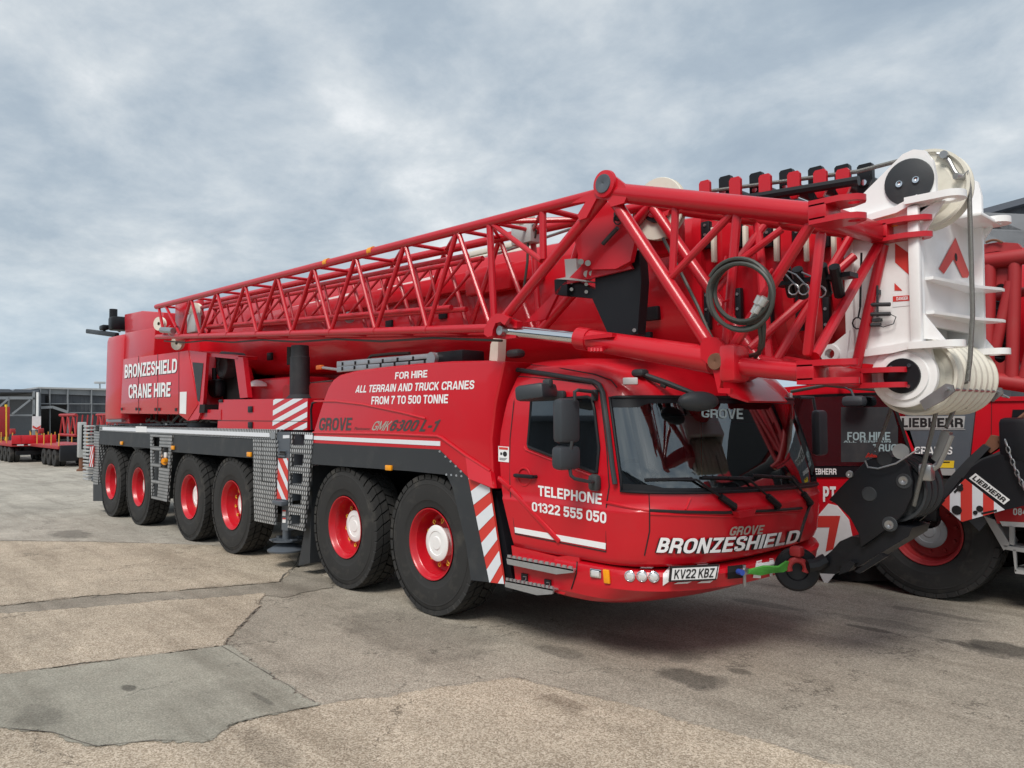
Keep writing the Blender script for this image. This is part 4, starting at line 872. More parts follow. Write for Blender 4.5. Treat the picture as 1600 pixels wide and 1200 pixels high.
c = hit(932, 895.5, .0, BUMR); nn = skin_normal(c, BUMR); tx = V((-nn.y, nn.x, 0))
mb = MB(); mb.box(c+nn*.008, (.02, .105, .07), (nn, tx, Z1), bev=.02); il = mb.build('indicator', 'chrome', bp)
mb = MB(); mb.box(c+nn*.014, (.02, .075, .048), (nn, tx, Z1), bev=.014); mb.build('lens', 'lamp_lens', il)
c = hit(949, 900.5, .0, BUMR); mb = MB(); mb.box(c+skin_normal(c, BUMR)*.01, (.02, .055, .105), (skin_normal(c, BUMR), V((-skin_normal(c, BUMR).y, skin_normal(c, BUMR).x, 0)), V((-.1, 0, 1)).normalized()), bev=.008); mb.build('side_marker', 'amber', bp)
skin_quad([(1135, 884), (1163, 881), (1163, 902), (1135, 904.5)], 'black_hole', 'tow_recess', bp, .012)
mb = MB(); c = hit(1158, 892, .03, BUMR); mb.box(c, (.06, .1, .05), bev=.015); mb.tube(c+V((0, 0, .05)), c+V((0, 0, -.11)), .014, 8); mb.build('tow_pin', 'steel', bp)
mb = MB(); c = hit(1147, 891.5, .04, BUMR); mb.tube(c, c+V((.05, -.02, 0)), .022, 10); mb.build('air_coupling', 'blue_plastic', bp)
# ------------------------------------------------------------------ crane: superstructure
def prism_side(pts, y, depth, m, name, parent, bev=.02):
    P_ = side(pts, y); bm = bmesh.new(); f = bm.faces.new([bm.verts.new(p) for p in P_]); r = bmesh.ops.extrude_face_region(bm, geom=[f])
    for g in r['geom']:
        if isinstance(g, bmesh.types.BMVert): g.co.y += depth
    bmesh.ops.recalc_face_normals(bm, faces=bm.faces[:])
    if bev: bmesh.ops.bevel(bm, geom=bm.edges[:], offset=bev, segments=2, profile=.6, affect='EDGES')
    bm.verts.index_update(); mb = MB(); mb.add([v.co.copy() for v in bm.verts], [[v.index for v in f.verts] for f in bm.faces], True); bm.free(); return mb.build(name, m, parent)
cw = prism_side([(165.5, 526), (193.5, 519.5), (187.5, 656), (161.5, 657)], 0, 2.75, 'red_paint', 'counterweight', crane, .12)
prism_side([(170, 655), (201, 648), (202, 662), (166, 662)], .15, 2.4, 'red_structure', 'base_block', cw, .03)
prism_side([(195, 520), (242.5, 511.5), (240, 556), (193, 566)], .04, 2.6, 'red_paint', 'upper_housing', crane, .02)
mb = MB(); mb.box((-11.9, 1.375, 1.95), (1.0, 2.6, .16)); mb.build('pallet', 'steel', cw)
prism_side([(194, 491), (221, 485.5), (256, 488), (255, 512), (195, 522)], .45, 1.6, 'red_paint', 'winch_cover', crane, .03)
mb = MB(); c = s(187, 506, .5); mb.box(c, (.28, .4, .3), bev=.05); mb.tube(c+V((-.1, -.1, .1)), c+V((-.1, -.1, .32)), .08, 10); mb.pipe([c, c+V((-.2, 0, -.1)), c+V((-.35, .1, -.12))], .03, 6); mb.build('hydraulic_motor', 'black_paint', crane)
mb = MB(); a, b = s(137, 517.5, .3), s(183, 523.5, .3); mb.beam(a, b, .09, .1, bev=.02); mb.box(s(163, 512, .3), (.26, .15, .11), bev=.03); mb.tube(s(163, 512, .3), s(163, 520, .3), .03, 8); mb.build('camera_arm', 'black_paint', crane)
HT = [(192.5, 561), (294, 547.5), (309, 632), (292.5, 657.5), (279, 647.5), (188, 646)]
eh2 = prism_side(HT, 0, 1.0, 'red_paint', 'power_housing', crane, .012)
mb = MB(); mb.slab(side([(294.5, 547.6), (323, 551), (317, 634), (309.5, 655), (293, 657.6), (309, 632)], .012), (0, .05, 0)); fc = mb.build('corner_panel', 'red_paint', eh2)
mb = MB(); mb.slab(side([(300.5, 566), (317.5, 567.5), (311.5, 627.5), (308.5, 626)], .006), (0, .004, 0)); gr = mb.build('air_grille', 'dark_plastic', fc)
mb = MB(); mb.slab(side([(317.5, 551), (372, 556), (371, 561.5), (323, 556.5)], .05), (0, .3, 0)); mb.build('frame', 'red_structure', eh2)
mb = MB(); mb.slab(side([(366, 557), (379.5, 558.5), (387, 621), (375, 622)], .05), (0, .07, 0)); mb.build('frame', 'red_structure', eh2)
mb = MB(); mb.slab(side([(309, 655), (318, 640), (345, 640), (345, 656)], .05), (0, .3, 0)); mb.build('frame', 'red_structure', eh2)
mb = MB(); mb.slab(side([(322, 556), (372, 560), (378, 640), (312, 645)], .42), (0, .05, 0)); mb.slab(side([(312, 632), (320, 632), (319, 645), (311, 645)], .0), (0, .3, 0)); mb.build('engine_bay', 'black_hole', eh2)
mb = MB(); c = s(351.5, 570, .3); mb.lathe([(-.28, .0), (-.28, .2), (.05, .21), (.07, .19), (.07, .13), (.05, .12), (.05, 0)], c, (0, -1, 0), 24); mb.build('air_filter', 'dark_plastic', eh2)
mb = MB(); mb.box(s(337, 607, .3), (.42, .2, .3), bev=.08); mb.tube(s(335, 575, .3), s(335, 650, .3), .04, 8); mb.build('hydraulic_tank', 'black_paint', eh2)
mb = MB()
for a in (216, 246, 279): mb.slab(side([(a, 549.5 if a > 270 else 556-(a-216)*.1), (a+.5, 549.5 if a > 270 else 556-(a-216)*.1), (a+.5, 647), (a, 647)], -.004), (0, .002, 0))
for a, b in ((190, 639), (213, 639), (218, 639.5), (243, 639.5), (249, 639.5), (275, 640)): mb.box(s(a, b, -.004), (.09, .012, .05))
mb.build('panel_seam', 'letter_black', eh2)
mb = MB(); mb.slab(side([(281, 612.5), (291.5, 612), (290.5, 647), (280.5, 646)], -.006), (0, .003, 0)); mb.build('notice_plate', 'plate_white', eh2)
for off, m, nm in ((-.003, 'letter_black', 'lettering_shadow'), (-.007, 'letter_white', 'lettering')):
    d = .7 if m == 'letter_black' else 0
    a, b, c, e = [s(x+d, y+d*1.3, off) for x, y in ((194.5, 591), (276, 582), (277, 560), (195, 570))]; letter('BRONZESHIELD', quad(a, b, c, e), m, eh2, .045, name=nm)
    a, b, c, e = [s(x+d, y+d*1.3, off) for x, y in ((201, 622.5), (266, 619.5), (267, 597), (201, 601))]; letter('CRANE HIRE', quad(a, b, c, e), m, eh2, .045, name=nm)
mb = MB(); mb.lathe([(1.78, .0), (1.78, 1.1), (2.0, 1.1), (2.0, 0)], (-8.3, 1.375, 0), (0, 0, 1), 40); mb.build('slewing_ring', 'black_paint', crane)
mb = MB(); mb.box((-8.6, 1.45, 2.25), (6.6, 1.7, .55), bev=.05); mb.box((-10.5, 1.375, 2.9), (2.2, 1.5, 1.2), bev=.05); mb.build('turntable_frame', 'red_structure', crane)
mb = MB()
for k in range(14):
    x = -10.4+k*.28+random.uniform(-.08, .08); mb.pipe([V((x, .25, 2.0+random.uniform(-.1, .1))), V((x+.12, .2, 1.88)), V((x+.3, .24, 1.9+random.uniform(-.06, .1)))], .025, 6)
mb.build('hydraulic_hoses', 'hose', crane)
# luffing cylinder and clutter under the boom
mb = MB(); mb.tube((-7.0, 1.2, 2.15), (-3.2, 1.2, 2.42), .22, 20); mb.tube((-3.2, 1.2, 2.42), (-.6, 1.2, 2.55), .15, 20); mb.build('luffing_cylinder', 'red_structure', crane)
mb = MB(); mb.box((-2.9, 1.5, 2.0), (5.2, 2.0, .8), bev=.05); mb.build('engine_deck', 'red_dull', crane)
mb = MB(); mb.box((-5.6, 1.75, 2.25), (3.4, 1.0, .9), bev=.04); mb.box((-4.9, 2.3, 2.4), (3.5, .5, 1.3), bev=.04); mb.box((-9.2, 2.3, 2.75), (4.2, .8, 1.3), bev=.05); mb.build('far_fillers', 'red_dull', crane)  # added filler boxes, blocking the bright sky gap below the boom
mb = MB(); mb.lathe([(0, 0), (0, .16), (.04, .15), (.09, .06), (.1, 0)], s(402, 604, .5), (0, 0, 1), 20); mb.build('gps_dome', 'white_paint', crane)
# ------------------------------------------------------------------ crane: boom
def sect(w, zt, zb, n=10):
    "rounded-bottom boom section, half profile mirrored about y = 1.375"
    h = zt-zb; pr = [(0, zt), (w-.13, zt), (w-.05, zt-.03), (w-.01, zt-.1), (w, zt-.18), (w, zb+h*.5)]
    for k in range(1, n+1): g = pi/2*k/n; pr.append((w*cos(g)**.75, zb+h*.5-h*.5*sin(g)))
    return [(1.375-a, z) for a, z in pr]+[(1.375+a, z) for a, z in pr[::-1][1:-1]]
BT = lambda x: 3.64-.03*x
BB = lambda x: 2.33-.042*x
def boom_body(x0, x1, w, dt, db, m, name, parent):
    A = [V((x0, y, z)) for y, z in sect(w, BT(x0)-dt, BB(x0)+db)]; B = [V((x1, y, z)) for y, z in sect(w, BT(x1)-dt, BB(x1)+db)]; n = len(A)
    mb = MB(); mb.add(A+B, [(i, (i+1) % n, n+(i+1) % n, n+i) for i in range(n)]); mb.add(A+B, [list(range(n))[::-1], list(range(n, 2*n))], False); return mb.build(name, m, parent, sharp=30)
boom = boom_body(-9.6, 1.22, .56, 0, 0, 'red_paint', 'boom', crane)
CX = [1.27, 1.53, 1.77, 1.99, 2.18, 2.335]
for k, x in enumerate(CX):
    w, dt, db = .60-.035*k, -.03+.018*k, -.05+.045*k
    nxt = CX[k+1] if k < 5 else 2.5
    boom_body(x-.055, x+.03, w, dt, db, 'red_paint', 'boom_collar', boom)
    boom_body(x+.02, nxt, w-.075, dt+.06, db+.06, 'red_structure', 'boom_section', boom)
    ys_ = 1.375-w
    mb = MB(); a = V((x, ys_+.01, BT(x)-dt+.07)); 
    mb.slab([a+V((-.05, .10, .02)), a+V((-.05, .10, .15)), a+V((-.035, .10, .17)), a+V((.035, .10, .17)), a+V((.05, .10, .15)), a+V((.05, .10, .02)), a+V((.02, .10, -.04)), a+V((-.02, .10, -.04))], (0, .03, 0)); mb.build('rope_guide', 'red_paint', boom)
    mb = MB(); b = a+V((.10, .25, 0)); mb.slab([b+V((-.055, 0, .0)), b+V((-.055, 0, .2)), b+V((-.04, 0, .215)), b+V((.045, 0, .215)), b+V((.055, 0, .2)), b+V((.055, 0, .09)), b+V((-.03, 0, -.06))], (0, .05, 0)); mb.tube(b+V((0, -.01, .09)), b+V((0, 1.0, .09)), .05, 12)
    rg = mb.build('rope_roller', 'black_paint', boom)
    mb = MB(); mb.tube(b+V((0, -.02, .07)), b+V((0, .0, .07)), .022, 10); mb.build('bolt', 'chrome', rg)
    # wear pads
    for (z0, z1, m, dx, wd) in ((3.28-.03*k, 3.5-.03*k, 'black_paint', .07, .075), (3.16-.03*k, 3.44-.03*k, 'cream_nylon', .135, .03), (2.62-.02*k, 2.95-.02*k, 'black_paint', .07, .05)):
        mb = MB(); mb.box((x+dx, ys_+.028, (z0+z1)/2), (wd, .05, z1-z0), bev=.006); pd = mb.build('wear_pad', m, boom)
        if m == 'black_paint':
            mb = MB()
            for q in (.15, .5, .85): mb.tube((x+dx, ys_+.004, z0+(z1-z0)*q), (x+dx, ys_-.006, z0+(z1-z0)*q), .012, 8)
            mb.build('bolt', 'steel', pd)
# boom side rail, panels and pads
mb = MB(); mb.beam((-6.9, .76, 3.47), (-.5, .76, 3.38), .14, .2, bev=.02); mb.box((-1.2, .70, 3.36), (.7, .1, .28), bev=.02); mb.build('side_rail', 'red_paint', boom)
mb = MB(); mb.slab(side([(590, 452), (655, 437), (680, 430), (684, 432), (683, 440), (655, 447), (590, 461)], .80), (0, .01, 0)); mb.slab(side([(420, 488), (545, 458), (546, 470), (420, 500)], .80), (0, .01, 0)); mb.build('white_panel', 'white_paint', boom)
mb = MB(); mb.slab(side([(690, 401), (697, 401), (720, 412), (715, 438), (690, 438)], .95), (0, .3, 0)); mb.slab(side([(511, 441), (540, 448), (540, 462), (511, 462)], .95), (0, .3, 0)); mb.build('rope_guide', 'black_paint', boom)
for a, b in ((693, 490), (609, 508), (422, 557), (1020, 490), (1008, 530)): mb = MB(); c = s(a, b, .81); mb.box(c, (.14, .05, .12), bev=.01); mb.build('pad_cover', 'black_paint', boom)
mb = MB(); mb.pipe([s(567, 590, .78), s(568, 570, .78), s(580, 556, .78), (s(610, 553, .78)), s(640, 552, .78)], .02, 6); mb.pipe([s(440, 600, .7), s(480, 600, .6), s(520, 596, .6)], .02, 6); mb.build('hose', 'hose', boom)
SHC = s(1030, 327, .45)
mb = MB(); mb.lathe([(-.03, .245), (-.02, .25), (-.02, .215), (0, .205), (.02, .215), (.02, .25), (.03, .245), (.03, .09), (.03, 0)], SHC, (0, -1, 0), 40); mb.lathe([(-.03, .245), (-.03, 0)], SHC, (0, -1, 0), 40); shv = mb.build('large_sheave', 'cream_nylon', boom)
mb = MB(); mb.lathe([(.02, .115), (.06, .11), (.06, .085), (.05, .0)], SHC, (0, -1, 0), 24); mb.beam(SHC+V((0, -.05, 0)), SHC+V((.33, -.05, 0)), .03, .075); mb.build('sheave_bracket', 'black_paint', shv)
mb = MB(); mb.lathe([(.05, .083), (.075, .078), (.078, 0)], SHC, (0, -1, 0), 24)
for g in (-.035, .035): mb.tube(SHC+V((g, -.075, -.01)), SHC+V((g, -.09, -.01)), .014, 8)
mb.build('axle_cap', 'chrome', shv)
mb = MB(); mb.box(SHC+V((-.05, .12, -.18)), (.35, .14, .35), bev=.03); mb.build('sheave_mount', 'red_structure', boom)
mb = MB(); a = s(735, 300, .9); mb.pipe([s(1020, 315, .95), s(1107, 299, 1.0), s(1340, 268, 1.1), s(1402, 252, 1.1), s(1428, 243, 1.1)], .016, 8); mb.pipe([V((.9, .9, 3.82)), V((-2, 1.2, 3.75)), V((-9.5, 1.3, 3.98))], .016, 8); mb.build('hoist_rope', 'wire_rope', boom)
mb = MB(); mb.pipe([V((1.15, .85, 3.66)), V((2.5, .95, 3.60))], .035, 8); mb.build('guide_tube', 'black_paint', boom)
# ------------------------------------------------------------------ crane: boom head
HY0, HY1 = .86, 1.89
head = None
up = [(2.43, 3.36), (2.52, 3.44), (2.76, 3.63), (2.82, 3.68), (2.9, 3.70), (2.98, 3.67), (3.02, 3.60), (3.035, 3.5), (3.035, 3.34), (2.92, 3.30)]
body = [(2.44, 2.30), (2.44, 3.36), (2.52, 3.44), (2.78, 3.645), (2.83, 3.685), (2.9, 3.70), (2.97, 3.675), (3.015, 3.60), (3.03, 3.5), (3.03, 3.33), (2.93, 3.27), (2.93, 2.42), (2.97, 2.36), (3.0, 2.20), (2.96, 2.06), (2.86, 2.0), (2.74, 2.03), (2.66, 2.14), (2.6, 2.28)]
bodyf = [(2.44, 2.30), (2.44, 3.36), (2.52, 3.44), (2.76, 3.64), (2.83, 3.70), (2.93, 3.71), (3.0, 3.66), (3.02, 3.55), (3.01, 2.42), (2.98, 2.30), (3.0, 2.20), (2.96, 2.06), (2.86, 2.0), (2.74, 2.03), (2.66, 2.14), (2.6, 2.28)]
mb = MB(); mb.slab([(x, HY0, z) for x, z in body], (0, .04, 0)); mb.slab([(x, HY1-.04, z) for x, z in bodyf], (0, .04, 0)); mb.box((2.9, 1.375, 2.98), (.04, 1.0, .90), bev=.006); mb.box((2.62, 1.375, 2.9), (.3, .9, 1.0)); mb.box((2.46, 1.375, 2.86), (.06, 1.1, 1.1), bev=.01)
head = mb.build('boom_head', 'white_paint', boom and crane)
mb = MB()
for y0, sg in ((HY0, -1), (HY1, 1)):
    ylo = y0-.05 if sg < 0 else y0-.02
    # upper flange running forward into a lug
    pts = [(2.45, 3.30), (2.78, 3.36), (2.9, 3.42), (3.2, 3.42), (3.2, 3.375), (2.91, 3.37), (2.79, 3.315), (2.45, 3.255)]
    mb.slab([(x, ylo, z) for x, z in [(2.45, 3.25), (2.80, 3.285), (2.93, 3.335), (2.93, 3.38), (2.79, 3.33), (2.45, 3.29)]], (0, .07, 0))
    for z, xe in ((3.345, 3.2), (2.385, 3.17)):
        cy = y0+(.02 if sg < 0 else -.02)
        L = [(2.86, cy-.10)]+[(xe-.09+.09*cos(g), cy+.10*sin(g)) for g in [(-pi/2+pi*k/10) for k in range(11)]]+[(2.86, cy+.10)]
        hole = [(xe-.10+.04*cos(g), cy+.04*sin(g)) for g in [2*pi*k/14 for k in range(14)]]
        mb.slab([(x, y, z-.022) for x, y in L], (0, 0, .045), [[(x, y, z-.022) for x, y in hole]])
    mb.slab([(2.44, ylo, 2.37), (2.75, ylo, 2.40), (2.9, ylo, 2.42), (2.9, ylo, 2.375), (2.75, ylo, 2.345), (2.44, ylo, 2.325)], (0, .07, 0))
    mb.box((2.9, y0-.03*sg*-1, 2.85), (.07, .05, .92), bev=.01)
    mb.slab([(2.93, y0, 3.3), (3.08, y0, 3.32), (2.93, y0, 3.1)], (0, .02, 0)); mb.slab([(2.93, y0, 2.43), (3.06, y0, 2.41), (2.93, y0, 2.60)], (0, .02, 0))
for z in (2.83, 2.60): mb.slab([(2.9, .95, z), (2.97, .95, z), (3.05, 1.6, z), (3.13, 1.85, z), (3.13, 1.93, z), (2.9, 1.93, z)], (0, 0, .02))
mb.box((3.0, 1.7, 3.33), (.25, .5, .03), bev=.01)
mb.build('mounting_lugs', 'white_paint', head, sharp=40)
mb = MB(); mb.slab([(2.44, .80, 2.27), (2.3, .80, 2.30), (2.27, .80, 2.36), (2.30, .80, 2.42), (2.36, .80, 2.44), (2.47, .80, 2.52)], (0, .06, 0), [[(2.335+.035*cos(g), .80, 2.365+.035*sin(g)) for g in [2*pi*k/12 for k in range(12)]]]); mb.lathe([(0, .07), (.02, .065), (.02, .035)], (2.335, .80, 2.365), (0, -1, 0), 18); mb.build('pin_lug', 'white_paint', head)
mb = MB(); mb.lathe([(0, .155), (.016, .155), (.02, .148), (.02, 0)], (2.868, HY0, 3.485), (0, -1, 0), 36); dk_ = mb.build('axle_cover', 'dark_plastic', head)
mb = MB()
for dx, dz in ((-.055, -.005), (.05, .0)): mb.lathe([(.02, .024), (.032, .022), (.032, .012), (.026, 0)], (2.868+dx, HY0, 3.485+dz), (0, -1, 0), 14)
mb.build('bolt', 'chrome', dk_)
def sheave(c, r, w, n=48):
    mb = MB(); mb.lathe([(-w/2, .05), (-w/2, r*.62), (-w*.3, r*.70), (-w*.3, r*.86), (-w/2, r*.93), (-w/2, r), (-w*.36, r*1.0), (-w*.1, r*.90), (w*.1, r*.90), (w*.36, r), (w/2, r), (w/2, r*.93), (w*.3, r*.86), (w*.3, r*.70), (w/2, r*.62), (w/2, .05)], c, (0, 1, 0), n); return mb
sheave((2.90, 1.10, 3.465), .275, .10).build('head_sheave', 'cream_nylon', head)
for k in range(7): sheave((2.835, 1.0+k*.128, 2.19), .265-.0*k, .122).build('head_sheave', 'cream_nylon', head)
mb = MB(); mb.tube((2.835, .9, 2.19), (2.835, 1.86, 2.19), .08, 16); mb.build('sheave_axle', 'steel', head)
mb = MB(); mb.lathe([(-.03, .21), (.01, .21), (.015, .20), (.015, .165), (.03, .16), (.03, 0)], (2.80, HY0, 2.19), (0, -1, 0), 40); mb.build('bearing_flange', 'white_paint', head)
mb = MB(); mb.lathe([(.03, .118), (.045, .116), (.048, 0)], (2.80, HY0, 2.19), (0, -1, 0), 36); cv = mb.build('axle_cover', 'black_paint', head)
mb = MB()
for g in (.9, 2.4, -1.0): mb.tube((2.80+.085*cos(g), HY0-.045, 2.19+.085*sin(g)), (2.80+.085*cos(g), HY0-.058, 2.19+.085*sin(g)), .013, 8)
mb.build('bolt', 'chrome', cv)
mb = MB(); mb.slab([(2.9, HY0-.02, 2.02), (3.06, HY0-.02, 2.13), (3.10, HY0-.02, 2.12), (3.11, HY0-.02, 2.08), (3.04, HY0-.02, 2.02), (2.93, HY0-.02, 1.96)], (0, .02, 0)); mb.slab([(2.95, HY1, 2.06), (3.06, HY1, 2.13), (3.10, HY1, 2.12), (3.11, HY1, 2.08), (3.04, HY1, 2.02)], (0, .02, 0)); mb.tube((3.07, HY0-.06, 2.095), (3.07, HY1+.04, 2.095), .012, 8); mb.pipe([(3.07, HY1+.03, 2.09), (3.12, HY1+.1, 2.05), (3.07, HY1+.12, 2.06)], .006, 6); mb.build('rope_retainer', 'steel', head)
mb = MB(); mb.pipe([s(1464, 240, 1.05), s(1476, 243, 1.05), s(1484, 252, 1.05), s(1491, 266, 1.05), s(1496, 273, 1.05)], .014, 8); mb.tube(s(1474, 241, 1.0), s(1481, 246, 1.12), .026, 10); mb.tube(s(1493, 275, 1.0), s(1507, 277, 1.08), .022, 10); mb.pipe([s(1504, 276, 1.05), s(1509, 270, 1.05), s(1513, 266, 1.05), s(1512, 272, 1.05)], .004, 6); mb.build('rope_retainer', 'steel', head)
mb = MB(); mb.pipe([(2.80, 1.10, 3.722), (2.88, 1.10, 3.732), (3.0, 1.10, 3.70), (3.09, 1.10, 3.63), (3.145, 1.10, 3.53), (3.155, 1.10, 3.43), (3.15, 1.11, 2.6), (3.12, 1.13, 2.3), (3.10, 1.13, 2.15)], .015, 8); mb.build('hoist_rope', 'wire_rope', head)
# marks on the head
YH = HY0-.003
mb = MB(); mb.add(side([(1398.5, 380), (1426.5, 400), (1426.5, 435), (1398.5, 410)], YH), [(0, 1, 2, 3)], False); mb.add(side([(1397.5, 442), (1410, 454), (1397.5, 454)], YH), [(0, 1, 2)], False); mb.build('stripe_marking', 'reflective_red', head)
xf = 2.925
def hx(a, b): return at(a, b, x=xf)
mb = MB(); mb.add([hx(1493, 371), hx(1515, 428), hx(1512, 434), hx(1504, 434), hx(1490, 405), hx(1475, 428), hx(1467, 420)], [(0, 1, 4), (1, 2, 3), (1, 3, 4), (0, 4, 5), (0, 5, 6)], False); mb.build('chevron_marking', 'reflective_red', head)
mb = MB(); mb.lathe([(0, .0), (0, .03)], hx(1493.5, 402)+V((.002, 0, 0)), (1, 0, 0), 12); mb.build('drain_hole', 'black_hole', head)
q = side([(1395, 480), (1425, 477), (1424, 464), (1395, 466)], YH); mb = MB(); mb.slab(q, (0, .002, 0)); wl = mb.build('warning_label', 'plate_white', head)
q2 = side([(1395, 471.5), (1425, 469.5), (1425, 461), (1395, 463)], YH-.002); mb = MB(); mb.slab(q2, (0, .002, 0)); mb.build('label_band', 'reflective_red', wl)
f = quad(*[p+V((0, -.002, 0)) for p in q2]); letter('DANGER', inset(f, (.2, .2)), 'letter_white', wl, .02)
mb = MB(); a, b = side([(1377, 352), (1403, 347)], HY0-.02); mb.box((a+b)/2, ((b-a).length, .03, .05), bev=.006); mb.build('marker_light', 'amber', head)
mb = MB(); mb.pipe(side([(1371, 446), (1371, 495)], YH-.05), .008, 6); mb.box(s(1373.5, 456, YH-.03), (.008, .05, .03))
for z_ in (476, 491, 508): mb.tube(s(1361, z_, YH-.05), s(1391-(15 if z_ > 500 else 0), z_-.5, YH-.05), .014, 8)
mb.box(s(1371, 500, YH-.02), (.05, .06, .02)); mb.pipe(side([(1391, 491), (1400, 495), (1396, 506), (1380, 511), (1362, 506)], YH-.03), .0035, 5); mb.build('pin_rack', 'dark_plastic', head)
mb = MB(); mb.pipe(side([(1346, 395), (1344, 480)], YH-.06), .008, 6); mb.pipe([s(1340+8*cos(g), 505+9*sin(g), YH-.05) for g in [2*pi*k/10 for k in range(11)]], .005, 5); mb.pipe(side([(1344, 480), (1341, 496)], YH-.05), .006, 5); mb.build('spring_pin', 'black_paint', head)
# ------------------------------------------------------------------ crane: folded lattice jib
YN = -.15
def yf(x): return .38 if x > 0 else .38+.014*x
def far(p, y=None): return V((p.x, yf(p.x) if y is None else y, p.z))
jib = None
TN = [(248, 474), (298.6, 465.8), (339, 456.5), (383, 446), (433.6, 433.5), (490, 419), (556, 402), (633, 382), (715, 360.5), (765, 346.5), (848, 324), (950, 291)]
BN = [(250, 528), (282, 524.5), (313, 523.5), (356, 521), (402, 520), (456, 519), (517, 518), (587, 517), (668, 516), (775, 516)]
tn = [s(a, b, YN) for a, b in TN]; bn = [s(a, b, YN) for a, b in BN]
def fit(P_):
    # straighten a chord: least-squares z against x
    n = len(P_); mx = sum(p.x for p in P_)/n; mz = sum(p.z for p in P_)/n; k = sum((p.x-mx)*(p.z-mz) for p in P_)/sum((p.x-mx)**2 for p in P_)
    return [V((p.x, p.y, mz+k*(p.x-mx))) for p in P_]
tn = fit(tn); bn = fit(bn)
apex, node = tn[-1], bn[-1]
mb = MB(); mb.tube(tn[0]-V((.1, 0, 0)), apex, .043, 16); jib = mb.build('lattice_jib', 'red_structure', crane); jib['label'] = 'lattice jib folded along the near side'
def chord(a, b, r, nm='chord'): m_ = MB(); m_.tube(a, b, r, 14); return m_.build(nm, 'red_structure', jib)
chord(bn[0]-V((.15, 0, 0)), node, .038)
chord(far(tn[0])-V((-.05, 0, 0)), far(apex), .042); chord(far(bn[0]), far(node), .036)
def brace(a, b, r=.03): m_ = MB(); m_.tube(a, b, r, 10); return m_.build('brace', 'red_structure', jib)
for side_f in (lambda p: p, far):
    for i in range(1, 9):
        brace(side_f(tn[i]), side_f(bn[i]), .024); brace(side_f(tn[i]), side_f(bn[i+1] if i < 8 else node-V((.06, 0, 0))), .024)
    brace(side_f(tn[0]), side_f(bn[0]+V((.2, 0, 0))), .025); brace(side_f(tn[0])+V((.3, 0, 0)), side_f(bn[1]), .024)
for i in range(0, 10):
    brace(tn[i], far(tn[i])+V((.02, 0, 0)), .019)
    if i < 10: brace(far(tn[i]), tn[i+1], .016)
for i in range(0, 9):
    brace(bn[i], far(bn[i]), .022)
brace(tn[9], node+V((-.02, 0, .02)), .031); brace(tn[9], s(846, 407, YN), .024); brace(tn[10], s(849, 409, YN)+V((.0, 0, .02)), .030)
brace(far(tn[9]), far(node), .028); brace(tn[10], far(tn[10]), .026); brace(tn[9], far(tn[10]), .024)
brace(far(tn[10]), far(node)+V((.3, 0, .3)), .03)
chord(node+V((.05, 0, .03)), apex, .044, 'strut'); chord(far(node), far(apex), .042, 'strut')
# inner stage stowed between the faces
for zf in (.25, .78):
    for yy in (.05, .24): chord(bn[1].lerp(tn[1], zf)+V((0, yy+.15, 0)), bn[8].lerp(tn[8], zf)+V((0, yy+.15, 0)), .026, 'inner_chord')
for i in range(1, 8):
    for yy in (.2, .39):
        a0, a1, b0, b1 = bn[i].lerp(tn[i], .25), bn[i].lerp(tn[i], .78), bn[i+1].lerp(tn[i+1], .25), bn[i+1].lerp(tn[i+1], .78); o_ = V((0, yy, 0)); m0, m1 = a0.lerp(b0, .5), a1.lerp(b1, .5)
        brace(a1+o_, m0+o_, .015); brace(m0+o_, b1+o_, .015)
# base section
A, C_ = s(1283, 336, YN), s(1262, 583, YN); Bf, D = s(1375, 366, .85), s(1338, 592, .80); Pn = s(1122, 560, YN)
Ab = A+V((-.05, 0, 0)); chord(apex, A, .070, 'chord'); chord(far(apex), Bf, .058, 'chord')
chord(Pn+V((.08, 0, -.05)), C_, .058, 'chord'); chord(far(Pn), D, .052, 'chord')
chord(apex+V((.06, 0, -.08)), Pn, .046, 'strut'); chord(far(apex), far(Pn), .042, 'strut')
m_ = MB(); m_.beam(A+V((.0, .08, .0)), Bf, .11, .12, bev=.02); m_.build('cross_beam', 'red_structure', jib)
m_ = MB(); m_.beam(C_+V((.02, .08, 0)), D, .11, .12, bev=.02); m_.build('cross_beam', 'red_structure', jib)
m_ = MB(); m_.beam(A+V((0, 0, -.1)), C_+V((0, 0, .1)), .056, .056, up=(1, 0, 0), bev=.02); m_.build('post', 'red_structure', jib)
chord(Bf+V((.02, 0, -.08)), D+V((0, 0, .08)), .036, 'post'); brace(Bf+V((0, 0, -.05)), C_+V((.03, .03, .1)), .033)
top = lambda px: (lambda t: apex.lerp(A, t))((px-950)/(1283-950))
brace(s(1056, 312, YN), s(1051, 428, YN), .027); brace(s(1146, 331, YN), s(1048, 434, YN), .026); brace(s(1152, 333, YN), s(1134, 540, YN), .030)
brace(s(1268, 348, YN), s(1142, 548, YN), .034)
FP = far(Pn); fa = far(apex)
fl_ = lambda t: fa.lerp(Bf, t)
brace(fl_(.9), FP.lerp(D, .15), .032); brace(fl_(.55), fa.lerp(FP, .6), .03); brace(fl_(.5), FP.lerp(D, .1), .034); brace(s(1335, 400, .8), s(1172, 544, .35), .030); brace(s(1222, 358, .5), s(1116, 438, .36), .026)
brace(C_+V((0, .05, .05)), far(Pn)+V((.2, 0, 0)), .028); brace(Ab, fl_(.6), .024); brace(apex.lerp(A, .5), fl_(.5), .024)
